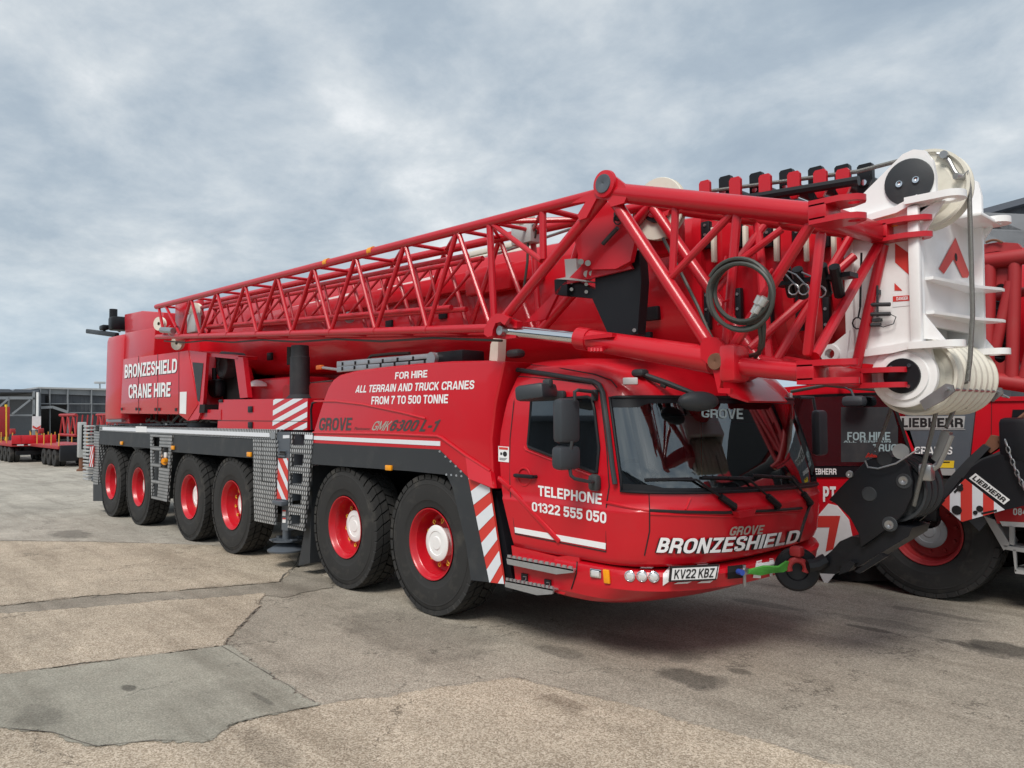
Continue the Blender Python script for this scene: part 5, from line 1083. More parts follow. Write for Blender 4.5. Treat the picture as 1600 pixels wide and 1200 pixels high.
# forks
def fork(c, L, zg, nm='fork', w=.10, t=.035):
    m_ = MB()
    for sg in (-1, 1):
        z = c.z+sg*zg/2; pts = [(c.x-.05, c.y-w), (c.x+L*.55, c.y-w), (c.x+L*.9, c.y-w*.55), (c.x+L, c.y-.01), (c.x+L, c.y+.01), (c.x+L*.9, c.y+w*.55), (c.x+L*.55, c.y+w), (c.x-.05, c.y+w)]
        hole = [(c.x+L*.72+.035*cos(g), c.y+.035*sin(g), z-t/2) for g in [2*pi*k/12 for k in range(12)]]
        m_.slab([(x, y, z-t/2) for x, y in pts], (0, 0, t), [hole])
    m_.box(c+V((.0, 0, 0)), (.11, 2*w, zg), bev=.008); return m_.build(nm, 'red_structure', jib, sharp=40)
fork(A+V((.02, 0, 0)), .24, .105); fork(Bf+V((.03, 0, .0)), .30, .11); fork(C_+V((.03, 0, .0)), .27, .105); fork(D+V((.03, 0, -.0)), .30, .10)
# gussets and hinge pins
m_ = MB(); g_ = [(930, 286), (937, 276), (947, 271.5), (960, 275), (975, 287), (982, 300), (975, 317), (955, 323), (948, 312), (932, 310), (916, 340), (905, 344), (902, 336), (915, 315), (892, 318), (928, 297)]
m_.slab([s(a, b, YN-.062) for a, b in g_], (0, .03, 0)); m_.slab([far(s(a, b, YN)) for a, b in g_[:9]+[(928, 297)]], (0, .03, 0)); hp = m_.build('hinge_plate', 'red_paint', jib)
m_ = MB(); c = s(946.5, 288, YN-.06); m_.lathe([(0, .105), (.025, .10), (.03, .07)], c, (0, -1, 0), 28); m_.build('hinge_boss', 'red_paint', hp)
m_ = MB(); m_.lathe([(.025, .072), (.038, .068), (.038, .014), (.03, 0)], c, (0, -1, 0), 24); m_.build('pin', 'grey_paint', hp)
m_ = MB(); g_ = [(1100, 527), (1118, 527), (1137, 545), (1143, 556), (1130, 580), (1124, 606), (1141, 607), (1140, 615), (1122, 614), (1113, 575), (1095, 560), (1094, 540)]
m_.slab([s(a, b, YN-.075) for a, b in g_], (0, .035, 0)); m_.slab([s(a, b, YN+.10) for a, b in g_], (0, .03, 0)); m_.box(Pn+V((.12, 0, -.04)), (.12, .2, .24), bev=.03); hp = m_.build('hinge_plate', 'red_paint', jib)
m_ = MB(); c = s(1119, 565, YN-.075); m_.lathe([(0, .056), (.02, .052), (.02, .012), (.012, 0)], c, (0, -1, 0), 24); m_.build('pin', 'rust', hp)
m_ = MB(); g_ = [(757, 512), (765, 497), (775, 490), (785, 490), (796, 496), (788, 508), (782, 503), (774, 505), (770, 515), (769, 524), (762, 527), (756, 522)]
m_.slab([s(a, b, YN-.07) for a, b in g_], (0, .04, 0)); m_.slab([s(a, b, YN+.0) for a, b in [(765, 500), (796, 496), (808, 502), (806, 528), (785, 530), (765, 525)]], (0, .06, 0)); hp = m_.build('hinge_plate', 'red_paint', jib)
m_ = MB(); m_.lathe([(0, .045), (.05, .04), (.05, .012), (.045, 0)], s(787, 517, YN), (0, -1, 0), 18); m_.build('pin', 'steel', hp)
m_ = MB(); m_.slab([s(a, b, .06) for a, b in [(930, 310), (958, 318), (992, 375), (985, 408), (962, 420), (925, 421), (917, 412), (906, 412), (897, 372), (885, 372)]], (0, .05, 0)); gp = m_.build('gusset_plate', 'red_paint', jib)
m_ = MB()
for a, b in ((907.5, 409), (918.5, 411)): m_.tube(s(a, b, .06), s(a, b, .035), .024, 12)
m_.build('bolt', 'steel', gp)
m_ = MB(); m_.pipe([s(942, 381, .02), s(965, 356, .0)], .018, 6); m_.pipe([s(965+6*cos(g), 343+8*sin(g), .0) for g in [2*pi*k/9 for k in range(10)]], .006, 5); m_.box(s(966, 338, .03), (.06, .05, .07), bev=.01); m_.build('locking_pin', 'dark_plastic', gp)
m_ = MB(); m_.slab([node+V((.1, .25, .06)), apex+V((-.16, .25, -.25)), apex+V((.02, .25, -.55)), node+V((.55, .25, .33)), node+V((.35, .25, .06))], (0, .03, 0)); m_.build('gusset_plate', 'red_structure', jib)
# offset cylinder
a, b, c = s(795, 517, YN+.04), s(908, 529, YN+.04), s(1116, 563, YN+.02)
m_ = MB(); m_.tube(a, b, .050, 20); rod = m_.build('offset_cylinder', 'chrome', jib)
m_ = MB(); m_.tube(b, c, .078, 24, .092); m_.tube(b-(c-b).normalized()*.02, b+(c-b).normalized()*.1, .088, 24); m_.box(s(937, 526, YN-.04), (.28, .05, .03)); m_.build('barrel', 'red_paint', rod)
m_ = MB(); 
for k in range(4): m_.tube(s(925+k*5, 545, YN-.07), s(925+k*5, 550, YN-.08), .014, 8)
m_.box(s(932, 545, YN-.06), (.14, .04, .03)); m_.build('valve_block', 'red_structure', rod)
# black support bracket
m_ = MB(); m_.slab(side([(866, 437), (885, 434), (930, 452), (930, 421), (965, 420), (967, 392), (998, 386), (1002, 440), (996, 522), (952, 526), (925, 466), (868, 461)], .14), (0, .10, 0)); m_.slab(side([(866, 437), (886, 438), (886, 462), (867, 460)], .10), (0, .08, 0)); bk = m_.build('jib_bracket', 'black_paint', jib)
m_ = MB()
for q in ((893, 441), (893, 452), (916, 444), (916, 456), (997, 388), (991, 516)): m_.tube(s(*q, .14), s(*q, .12), .015, 10)
m_.build('bolt', 'steel', bk)
m_ = MB(); m_.slab(side([(868, 436), (885, 433), (916, 438), (916, 440), (886, 437)], .08), (0, .14, 0)); m_.slab(side([(882, 405), (900, 404), (901, 420), (910, 430), (905, 436), (884, 433)], .14), (0, .06, 0)); m_.tube(s(917, 428, .14), s(917, 428, .10), .028, 12); m_.tube(s(924, 427, .14), s(924, 427, .10), .02, 10); m_.build('latch', 'pale_metal', bk)
m_ = MB(); m_.box(s(822, 368, .34), (.26, .14, .17), bev=.01); jb = m_.build('junction_box', 'pale_metal', jib)
m_ = MB(); m_.pipe([s(836, 372, .3), s(838, 360, .28), s(832, 352, .3), s(840, 348, .3)], .01, 6); m_.pipe([s(825, 378, .3), s(824, 410, .3), s(820, 440, .3), s(818, 456, .3)], .012, 6); m_.build('cable', 'hose', jb)
# head end of the jib: tip sheaves and rollers
m_ = MB(); m_.box(tn[0]+V((.55, .2, -.3)), (.5, .08, .62), bev=.02); m_.box(tn[0]+V((1.0, .28, -.3)), (.3, .08, .62), bev=.02); m_.build('tip_plate', 'red_structure', jib)
for (a, b) in ((250, 506), (306, 485), (278, 536)):
    m_ = MB(); c = s(a, b, .05); m_.lathe([(-.03, .03), (-.03, .12), (0, .10), (.03, .12), (.03, .03)], c, (.5, -1, 0), 24); m_.build('tip_sheave', 'cream_nylon', jib)
m_ = MB(); m_.tube(s(253, 515.5, YN-.05), s(271, 517, YN-.05), .05, 10); m_.lathe([(0, .10), (.03, .1)], s(271, 517, YN-.05), (1, 0, 0), 14); m_.build('tip_roller', 'steel', jib)
m_ = MB(); m_.tube(s(546, 496, .3), s(585, 488, .3), .02, 8); m_.lathe([(0, 0), (0, .07), (.02, .07), (.02, 0)], s(546, 496, .3), (1, -.6, 0), 16); m_.build('tie_rod', 'steel', jib)
m_ = MB(); m_.box(s(303, 505, -.05), (.35, .1, .3), bev=.02); m_.build('sensor_box', 'pale_metal', jib)
for k, i in enumerate((5, 6)):
    m_ = MB(); m_.tube(tn[i]+V((.28, 0, 0)), tn[i]+V((.36, 0, 0)), .047, 14); m_.build('tape_band', 'amber', jib)
# spare pins with spring rings on a bracket
m_ = MB(); c = s(1262, 432, .25)
for dx, dz in ((-.10, .02), (-.02, .0), (.14, .0), (.22, -.02)): m_.tube(c+V((dx, -.1, dz+.04)), c+V((dx-.04, .06, dz-.12)), .034, 10)
m_.box(c+V((.05, 0, -.03)), (.5, .12, .03)); pn = m_.build('pin_rack', 'black_paint', jib)
m_ = MB()
for q in ((1240, 452), (1256, 452), (1282, 456)):
    cc = s(*q, .1); m_.pipe([cc+V((.035*cos(g), 0, .035*sin(g))) for g in [2*pi*k/10 for k in range(11)]]+[cc+V((-.05, 0, .1)), cc+V((-.12, 0, .14))], .005, 5)
m_.build('spring_ring', 'steel', pn)
m_ = MB(); m_.pipe(side([(1122, 508), (1129, 502), (1130, 472), (1140, 468)], YN-.06), .010, 6); m_.pipe(side([(1135, 400), (1131, 416)], YN-.07), .010, 6); m_.pipe(side([(1196, 436), (1207, 420)], YN-.06), .010, 6); m_.build('hose_hook', 'red_structure', jib)
for off in (0, .03):
    m_ = MB(); m_.pipe([s(1036, 372, .02+off), s(1066, 430, .0+off), s(1090, 478, .0+off), s(1108, 520, -.02+off), s(1122, 545, .0+off)], .012, 6); m_.build('hydraulic_hose', 'hose', jib)
m_ = MB(); m_.pipe([bn[k]+V((0, .07, -.075-(.03 if k % 2 else 0))) for k in range(0, 10)], .012, 6); m_.build('hydraulic_hose', 'hose', jib)
for k in range(1, 9):
    m_ = MB(); m_.lathe([(-.02, .040), (0, .044), (.02, .040)], bn[k], (1, 0, 0), 14); m_.build('weld', 'red_structure', jib)
# hose coil hanging on the jib
hc_ = s(1157, 462, YN-.10); rnd = random.Random(3)
cl = thing('hose_coil', hc_+V((0, 0, -.3)), 'coiled dark hydraulic hose with two grey couplings hung on the lattice jib', 'hose')
for k in range(2):
    pts = []
    for i in range(70):
        g = pi*.55+i/69*2*pi*2.15; rr = .95+.07*sin(g*.5+k*2)+.04*k; pts.append(s(1154+k*4+6*sin(i*.045+k)+49*rr*cos(g), 459+4*cos(i*.06+2*k)+52*rr*sin(-g)+k*2, YN-.11-.0012*i-.02*k))
    ex_ = [s(1172+k*6, 500-k*2, YN-.14), s(1179+k*5, 488, YN-.16), s(1186+k*5, 478, YN-.16)]
    m_ = MB(); m_.pipe(pts, .014, 8); m_.build('hose', 'hose', cl)
    m_ = MB(); m_.pipe(ex_, .012, 8); a, b = s(1177+k*4, 489, YN-.18), s(1190+k*7, 464+k*2, YN-.18); m_.tube(a, b, .021, 12); m_.tube(a.lerp(b, .55), b, .030, 14); m_.build('coupling', 'connector', cl)
m_ = MB(); m_.pipe([s(1190, 480, YN-.12), s(1194, 510, YN-.1), s(1192, 540, YN-.05), s(1180, 558, YN+.05)], .014, 8); m_.pipe([s(1186, 500, YN-.12), s(1189, 530, YN-.08), s(1186, 552, YN), s(1172, 556, YN+.1)], .014, 8); m_.build('hose', 'hose', cl)
# ------------------------------------------------------------------ aluminium ladder lying on the engine housing
lz = s(606, 575, .22)
ld = thing('folding_ladder', s(606, 580, .22), 'folded aluminium ladder lying on top of the red engine housing', 'ladder')
for yy, dy in ((.2, 0), (.5, 0)):
    for (p, q) in (((527.5, 569.5), (684, 557)), ((527.5, 577), (676, 564))):
        a, b = s(*p, .2), s(*q, .2); a.y = b.y = yy; m_ = MB(); m_.beam(a, b, .03, .075, bev=.008); m_.build('rail', 'aluminium', ld)
for (p, q) in (((527.5, 569.5), (684, 557)), ((527.5, 577), (676, 564))):
    a, b = s(*p, .2), s(*q, .2)
    for k in range(7): c = a.lerp(b, .07+.145*k); m_ = MB(); m_.box(c+V((0, .15, 0)), (.03, .33, .03)); m_.build('rung', 'aluminium', ld); m_ = MB(); m_.box(c+V((0, -.016, .0)), (.032, .006, .04)); m_.build('rung_end', 'black_hole', ld)
m_ = MB(); m_.lathe([(0, .0), (0, .07), (.05, .07), (.05, 0)], s(679, 561, .2), (0, -1, 0), 18); m_.build('hinge', 'aluminium', ld)
m_ = MB(); m_.tube(s(502, 574.2, .25), s(532, 578, .25), .018, 8); m_.build('pole', 'aluminium', ld)
m_ = MB(); m_.box(s(500, 574, .25), (.14, .05, .055), bev=.012); m_.build('pole_tip', 'orange', ld)
# ------------------------------------------------------------------ hook block
YB = 1.2
hb = thing('hook_block', s(1370, 860, 1.45), 'black multi-plate hook block tied back to the front bumper of the near crane', 'hook block')
np_ = [(1294, 781), (1353, 719), (1372, 711.5), (1408, 714), (1420, 728), (1427, 752), (1424, 777), (1413, 800), (1398, 818), (1345, 856), (1341, 834), (1327, 808), (1306, 788)]
def blk(pts, y, t, m, nm, par, bev=.012):
    P_ = side(pts, y); bm = bmesh.new(); f = bm.faces.new([bm.verts.new(p) for p in P_]); r = bmesh.ops.extrude_face_region(bm, geom=[f])
    for g in r['geom']:
        if isinstance(g, bmesh.types.BMVert): g.co.y += t
    bmesh.ops.recalc_face_normals(bm, faces=bm.faces[:]); bmesh.ops.bevel(bm, geom=bm.edges[:], offset=bev, segments=2, profile=.6, affect='EDGES')
    bm.verts.index_update(); mb = MB(); mb.add([v.co.copy() for v in bm.verts], [[v.index for v in f.verts] for f in bm.faces], True); bm.free(); return mb.build(nm, m, par)
pl = blk(np_, YB, .05, 'black_paint', 'side_plate', hb)
sh2 = lambda P_, dy: P_
far_pl = MB(); P2 = [p+V((.04, .42, .0)) for p in side(np_, YB)]; far_pl.slab(P2, (0, .05, 0)); far_pl.build('side_plate', 'black_paint', hb)
for k in range(3):
    c = s(1382, 765, YB)+V((.02, .12+k*.12, .0)); sheave(c, .24, .1, 32).build('block_sheave', 'dark_plastic', hb)
m_ = MB()
for q, r_ in (((1328, 741), .028), ((1412, 751), .035), ((1390, 820), .035)): m_.lathe([(0, r_), (.014, r_*.9), (.014, r_*.4), (.006, 0)], s(*q, YB), (0, -1, 0), 14)
m_.build('bolt', 'steel', pl)
for q in ((1382, 717), (1358, 772), (1412, 752), (1390, 819)): m_ = MB(); m_.lathe([(0, .055), (.006, .05), (.006, .0)], s(*q, YB-.001), (0, -1, 0), 18); m_.build('boss', 'dark_plastic', pl)
m_ = MB(); a = side([(1430, 735), (1440, 732), (1446, 760), (1440, 790), (1425, 815), (1405, 832), (1398, 822), (1416, 800), (1428, 770)], YB+.3); m_.slab(a, (0, .06, 0)); m_.slab([s(1344, 850, YB+.05), s(1400, 820, YB+.05), s(1425, 825, YB+.05), s(1420, 838, YB+.05), s(1340, 886, YB+.05), s(1308, 884, YB+.05)], (0, .36, 0)); m_.slab(side([(1315, 884), (1328, 876), (1336, 880), (1326, 893), (1310, 898)], YB), (0, .1, 0)); m_.slab(side([(1335, 893), (1375, 865), (1385, 870), (1343, 896)], YB), (0, .06, 0)); m_.build('weight_plate', 'black_paint', hb)
m_ = MB(); m_.slab(side([(1274, 884), (1288, 870), (1300, 860), (1312, 846), (1330, 838), (1344, 840), (1348, 862), (1326, 884), (1304, 897), (1282, 896)], YB+.1), (0, .3, 0)); m_.build('shank', 'black_paint', hb)
m_ = MB(); dc = s(1245, 889, YB+.1); m_.lathe([(-.035, 0), (-.035, .155), (-.02, .172), (.02, .172), (.035, .155), (.035, .09), (.02, .08), (.02, 0)], dc, (.55, -.83, .05), 36); hk = m_.build('hook_disc', 'black_paint', hb)
m_ = MB(); cc = dc+V((.03, -.05, .02)); ax_ = V((.83, .55, 0)); m_.pipe([cc+(ax_*cos(g)+Z1*sin(g))*.065 for g in [(-.5+k*.45) for k in range(10)]], .026, 8); m_.box(cc+V((0, 0, .13)), (.1, .08, .08), bev=.02); m_.build('hook', 'red_dull', hk)
m_ = MB(); m_.pipe([s(1262, 884, YB), s(1276, 882, YB+.05), s(1290, 874, YB+.1)], .05, 8); m_.build('hook_shank', 'black_paint', hb)
m_ = MB(); a, b = s(1478, 690, 1.3), s(1448, 745, 1.25); m_.slab([s(1471, 672, 1.25), s(1484, 676, 1.25), s(1475, 705, 1.25), (s(1463, 722, 1.25)), s(1455, 716, 1.25)], (0, .07, 0)); m_.pipe([s(1486, 680, 1.27), s(1476, 705, 1.27), s(1466, 726, 1.27), s(1452, 736, 1.27)], .022, 8); m_.box(s(1448, 738, 1.25), (.09, .09, .12), bev=.02); m_.build('wedge_socket', 'steel', hb)
m_ = MB(); m_.pipe([s(1352, 720, YB-.04), s(1356, 730, YB-.05), s(1372, 732, YB-.06), s(1400, 724, YB-.06), s(1425, 708, YB-.03), s(1440, 700, YB)], .0065, 6); m_.build('steel_wire', 'steel', hb)
m_ = MB(); 
for k in range(3): m_.pipe([s(1358+k*5, 708+k*1.5, YB-.02), s(1353+k*6, 714, YB-.02), s(1362+k*4, 711+k, YB-.02)], .008, 5)
m_.build('pin_tag', 'reflective_red', hb)
m_ = MB(); m_.lathe([(-.04, 0), (-.04, .05), (.03, .055), (.035, 0)], s(1408, 705, YB+.02), (.3, -1, 0), 16); m_.build('limit_weight', 'pale_metal', hb)
m_ = MB(); m_.pipe([V((3.10, 1.13, 2.15)), s(1470, 606, 1.14), s(1455, 680, 1.16), s(1440, 740, 1.2), s(1428, 790, 1.25)], .015, 8); m_.pipe([V((2.98, 1.5, 1.98)), s(1496, 628, 1.45), s(1478, 668, 1.35)], .015, 8); m_.pipe([s(1402, 610, 1.5), s(1385, 660, 1.4), s(1368, 705, 1.35)], .014, 8); m_.build('fall_rope', 'wire_rope', hb)
# green sling
sg = MB(); p0, p1 = hit(1160, 891, .06, BUMR), dc+V((-.02, -.06, .04))
for k in range(6):
    o_ = V((0, 0, (k-2.5)*.007)); md = p0.lerp(p1, .55)+V((.01*k, 0, (k-2.5)*.009-.01)); sg.pipe([p0+o_*.5, p0.lerp(md, .5)+o_*1.2, md, md.lerp(p1, .6)+o_*1.6, p1+o_], .009, 6)
tag(sg.build('webbing_sling', 'green_webbing'), 'green webbing sling tying the hook to the front bumper', 'sling')
# ------------------------------------------------------------------ second crane parked behind
YR = 4.15
rc = thing('mobile_crane', (6.5, 5.5, 0), 'second red crane parked behind, mostly hidden, with a grey engine cover', 'crane')
def r_(a, b, y=YR): return at(a, b, y=y)
def rslab(pts, y, t, m, nm, par, holes=()):
    mb = MB(); mb.slab([r_(a, b, y) for a, b in pts], (0, t, 0), [[r_(a, b, y) for a, b in h] for h in holes]); return mb.build(nm, m, par)
cabr = rslab([(1215, 606), (1300, 598), (1398, 604), (1412, 640), (1444, 746), (1444, 800), (1380, 830), (1320, 880), (1200, 882), (1190, 700)], YR, 2.3, 'red_paint', 'cab', rc)
gw = rslab([(1228, 618), (1392, 612), (1404, 645), (1436, 742), (1228, 744)], YR-.012, .012, 'black_hole', 'window_frame', cabr)
rslab([(1234, 622), (1388, 617), (1399, 645), (1427, 728), (1234, 728)], YR-.022, .008, 'glass', 'side_window', gw)
rslab([(1314, 636), (1392, 636), (1396, 645), (1403, 668), (1403, 722), (1314, 722)], YR-.0265, .002, 'dark_plastic', 'inner_panel', gw)
rslab([(1228, 728.5), (1432, 728.5), (1436, 745), (1228, 746)], YR-.016, .008, 'black_paint', 'lower_trim', gw)
def rtext(t, x0, x1, y0, y1, m, par, y=YR-.02, bold=.03, sk=0):
    a, b, c, d = r_(x0, y1, y), r_(x1, y1, y), r_(x1, y0, y), r_(x0, y0, y); return letter(t, quad(a, b, c, d), m, par, bold)
rtext('LIEBHERR', 1266, 1307, 732, 741.5, 'plate_white', gw, YR-.0175, .04)
rtext('FOR HIRE', 1324, 1391, 675, 688, 'screen_print', gw, YR-.029, .03)
rtext('ALL TERRAIN', 1318, 1392, 688.5, 691.5, 'screen_print', gw, YR-.029, .03)
rtext('TRUCK', 1364, 1412, 694, 705.5, 'screen_print', gw, YR-.029, .03)
mb = MB(); mb.box(r_(1335, 627, YR-.15), (.25, .16, .12), bev=.05); mb.pipe([r_(1310, 600, YR-.05), r_(1330, 610, YR-.15), r_(1335, 622, YR-.15)], .015, 6); mb.build('kerb_mirror', 'mirror_shell', cabr)
mb = MB(); mb.pipe([r_(1236, 612, YR-.1), r_(1290, 602, YR-.1), r_(1400, 612, YR-.06)], .02, 6); mb.build('cab_hose', 'hose', cabr)
rslab([(1262, 884), (1330, 868), (1392, 832), (1392, 908), (1275, 908)], YR+.2, 1.9, 'black_hole', 'underbody_shade', cabr)  # black slab standing in for the shadow beneath this crane
cvb = rslab([(1240, 850), (1276, 808), (1294, 787), (1308, 790), (1326, 812), (1333, 845), (1325, 870), (1290, 915), (1272, 880)], YR-.012, .01, 'plate_white', 'chevron_board', cabr)
mb = MB(); Y_ = YR-.016
mb.add([r_(a, b, Y_) for a, b in [(1275, 806), (1313, 806), (1302, 858), (1290, 862), (1296, 824), (1262, 824)]], [(0, 1, 4, 5), (1, 2, 3, 4)], False)
mb.add([r_(a, b, Y_) for a, b in [(1248, 846), (1276, 846), (1270, 880)]], [(0, 1, 2)], False); mb.build('chevron_marking', 'reflective_red', cvb)
rtext('PT', 1286, 1306, 760, 784, 'letter_white', cabr, YR-.012, .06)
rslab([(1265, 745), (1275, 745), (1262, 800), (1240, 850), (1225, 850), (1225, 745)], YR-.008, .01, 'red_structure', 'door_panel', cabr)
# engine cover
ec = rslab([(1398, 622), (1526, 620), (1512, 742), (1446, 742), (1410, 660)], YR, 2.0, 'grey_paint', 'engine_cover', rc)
rslab([(1405, 650.5), (1508, 650), (1506, 669.5), (1410, 670)], YR-.006, .004, 'pale_metal', 'name_plate', ec)
rtext('LIEBHERR', 1409, 1505, 653, 667.5, 'letter_black', ec, YR-.009, .06)
rslab([(1408, 671), (1508, 670.5), (1508, 671.5), (1408, 672)], YR-.005, .004, 'pale_metal', 'trim', ec)
rtext('CRANES', 1429, 1488, 698, 710, 'plate_white', ec, YR-.008, .03)
yl = rslab([(1453, 719.5), (1491, 720), (1490, 731), (1453, 730.5)], YR-.006, .004, 'yellow', 'warning_label', ec)
rslab([(1463, 721), (1484, 721.2), (1484, 723), (1463, 722.8)], YR-.009, .002, 'letter_black', 'label_band', yl)
rslab([(1451, 732), (1492, 732.5), (1492, 743), (1451, 742)], YR-.02, .05, 'pale_metal', 'edge_rail', ec)
rslab([(1444, 742), (1520, 742), (1516, 770), (1460, 772)], YR+.05, 2, 'dark_plastic', 'lower_cover', rc)
rh = rslab([(1527, 623), (1640, 623), (1640, 800), (1500, 800), (1516, 725)], YR+.02, 2.1, 'red_paint', 'body_side', rc)
rslab([(1521, 620), (1640, 619), (1640, 626), (1521, 627)], YR-.0, .1, 'red_structure', 'edge_rail', rh)
rslab([(1549, 627), (1549.8, 627), (1548.8, 710), (1548, 710)], YR+.014, .004, 'letter_black', 'seam', rh)
xe = r_(1640, 700, YR+.02).x; mb = MB(); mb.box(((xe+12.8)/2, 5.5, 1.55), (12.8-xe, 2.6, .7), bev=.04); mb.box((10.5, 5.5, 2.05), (4.5, 2.6, .3), bev=.03); mb.build('deck', 'red_paint', rc)
rslab([(1582, 640), (1640, 640), (1640, 720), (1576, 700)], YR-.05, .1, 'black_paint', 'fuel_tank', rc)
sk = rslab([(1548, 786), (1660, 786), (1660, 826), (1558, 818)], YR-.03, .06, 'red_paint', 'side_skirt', rc)
rtext('0845', 1583, 1612, 794, 805, 'letter_white', sk, YR-.035, .05)
rslab([(1562, 814.5), (1660, 819), (1660, 827), (1566, 822)], YR-.036, .005, 'plate_white', 'reflective_strip', sk)
mb = MB(); mb.slab([r_(a, b, YR-.05) for a, b in [(1537, 806), (1553, 812), (1578, 850), (1568, 860)]], (0, .3, 0)); mb.slab([r_(a, b, YR-.05) for a, b in [(1568, 852), (1660, 866), (1660, 873), (1570, 858.5)]], (0, .3, 0)); mb.slab([r_(a, b, YR-.05) for a, b in [(1582, 858), (1587, 859), (1588, 893), (1586, 893)]], (0, .04, 0)); mb.slab([r_(a, b, YR-.05) for a, b in [(1585, 890), (1660, 900), (1660, 905), (1586, 896)]], (0, .3, 0)); mb.slab([r_(a, b, YR-.05) for a, b in [(1577, 822), (1584, 823), (1584, 852), (1577, 850)]], (0, .05, 0)); mb.build('access_steps', 'pale_metal', rc)
rslab([(1500, 800), (1548, 790), (1545, 812), (1530, 830)], YR-.02, .5, 'grey_paint', 'mudguard', rc)
mb = MB(); mb.box((6.8, 5.5, 1.0), (13, 1.4, .6), bev=.03); mb.box((1.6, 5.5, .95), (1.4, 2.2, .4)); mb.build('carrier_frame', 'black_paint', rc)
wx = r_(1447, 853, YR).x
for x in (wx, wx+1.65, wx+4.6, wx+6.2, wx+9.2):
    make_wheel(rc, (x, YR+.19, .69), 0, .08, cap_mat='beam_grey', rim='red_dull', nuts=False); make_wheel(rc, (x, YR+2.5, .69), pi, .08, cap_mat='beam_grey', rim='red_dull', nuts=False)  # rim and cap colours darkened for the shade between the cranes
mb = MB(); mb.box((6.5, 5.5, 3.0), (12.5, 1.0, 1.1), bev=.12); mb.build('boom', 'red_paint', rc)
mb = MB(); mb.box((9.0, 5.5, 2.1), (6.5, 2.5, .8), bev=.05); mb.box((11.5, 5.5, 2.9), (2.0, 2.6, 1.4), bev=.08); mb.build('superstructure', 'red_paint', rc)
mb = MB(); c0 = at(770, 412, y=5.1); mb.box(c0+V((0, .3, -.1)), (2.4, .7, .62), bev=.02)
mb.box(c0+V((-.2, .2, .28)), (1.9, .5, .1), bev=.02); mb.box(at(805, 338, y=5.1)+V((0, .2, 0)), (.35, .3, .2), bev=.02); mb.tube(at(824, 352, y=5.1), at(824, 330, y=5.1), .07, 12); mb.tube(at(824, 332, y=5.1), at(824, 326, y=5.1), .12, 12); mb.tube(at(824, 340, y=5.1), at(824, 340, y=5.1)-Z1*1.0, .06, 10); mb.box(at(805, 338, y=5.1)+V((0, .2, -.45)), (.1, .1, .8)); mb.build('machinery_cover', 'cream_nylon', rc)
# jib carried on its near side
YJ = 4.35
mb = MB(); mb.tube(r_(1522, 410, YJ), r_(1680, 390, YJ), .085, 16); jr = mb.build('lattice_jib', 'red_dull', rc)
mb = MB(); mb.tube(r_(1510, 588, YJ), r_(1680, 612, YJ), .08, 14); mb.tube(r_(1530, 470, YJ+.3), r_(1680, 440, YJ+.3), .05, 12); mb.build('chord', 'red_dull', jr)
for p, q, w in (((1545, 412), (1541, 598), .07), ((1586, 408), (1581, 600), .06), ((1640, 402), (1636, 606), .06), ((1580, 440), (1555, 545), .055), ((1640, 420), (1600, 590), .05)):
    mb = MB(); mb.tube(r_(*p, YJ), r_(*q, YJ), w, 12); mb.build('brace', 'red_dull', jr)
ov = [(1564+12*cos(g), 460+17*sin(g)) for g in [pi+pi*k/10 for k in range(11)]]+[(1562+12*cos(g), 550+17*sin(g)) for g in [pi*k/10 for k in range(11)]]
rslab([(1541, 412), (1588, 407), (1583, 600), (1536, 595)], YJ+.03, .04, 'red_dull', 'gusset_plate', jr, [ov])
rslab([(1536, 382), (1560, 378), (1590, 380), (1596, 387), (1590, 395), (1560, 392), (1536, 396)], YJ-.05, .1, 'red_dull', 'lug', jr)
mb = MB(); mb.tube(r_(1550, 396, YJ), r_(1550, 412, YJ), .03, 8); mb.tube(r_(1576, 392, YJ), r_(1576, 404, YJ), .03, 8); mb.pipe([r_(1540+26*k/8, 379-4*sin(pi*k/8), YJ-.08) for k in range(9)], .012, 6); mb.build('pin_clip', 'rust', jr)
mb = MB()
for k in range(9): z = 470+k*11; mb.pipe([r_(1549, z, YJ+.25), r_(1565, z+2, YJ+.2), r_(1578, z, YJ+.25)], .008, 5)
mb.box(r_(1564, 510, YJ+.4), (.2, .2, .9), bev=.03); mb.build('cable_drum', 'black_paint', jr)
mb = MB(); mb.box((4.6, 4.95, 3.1), (3.0, .05, 1.0)); mb.box((4.4, 4.9, 2.2), (3.0, .6, .5), bev=.03); mb.build('jib_backing', 'black_paint', rc)
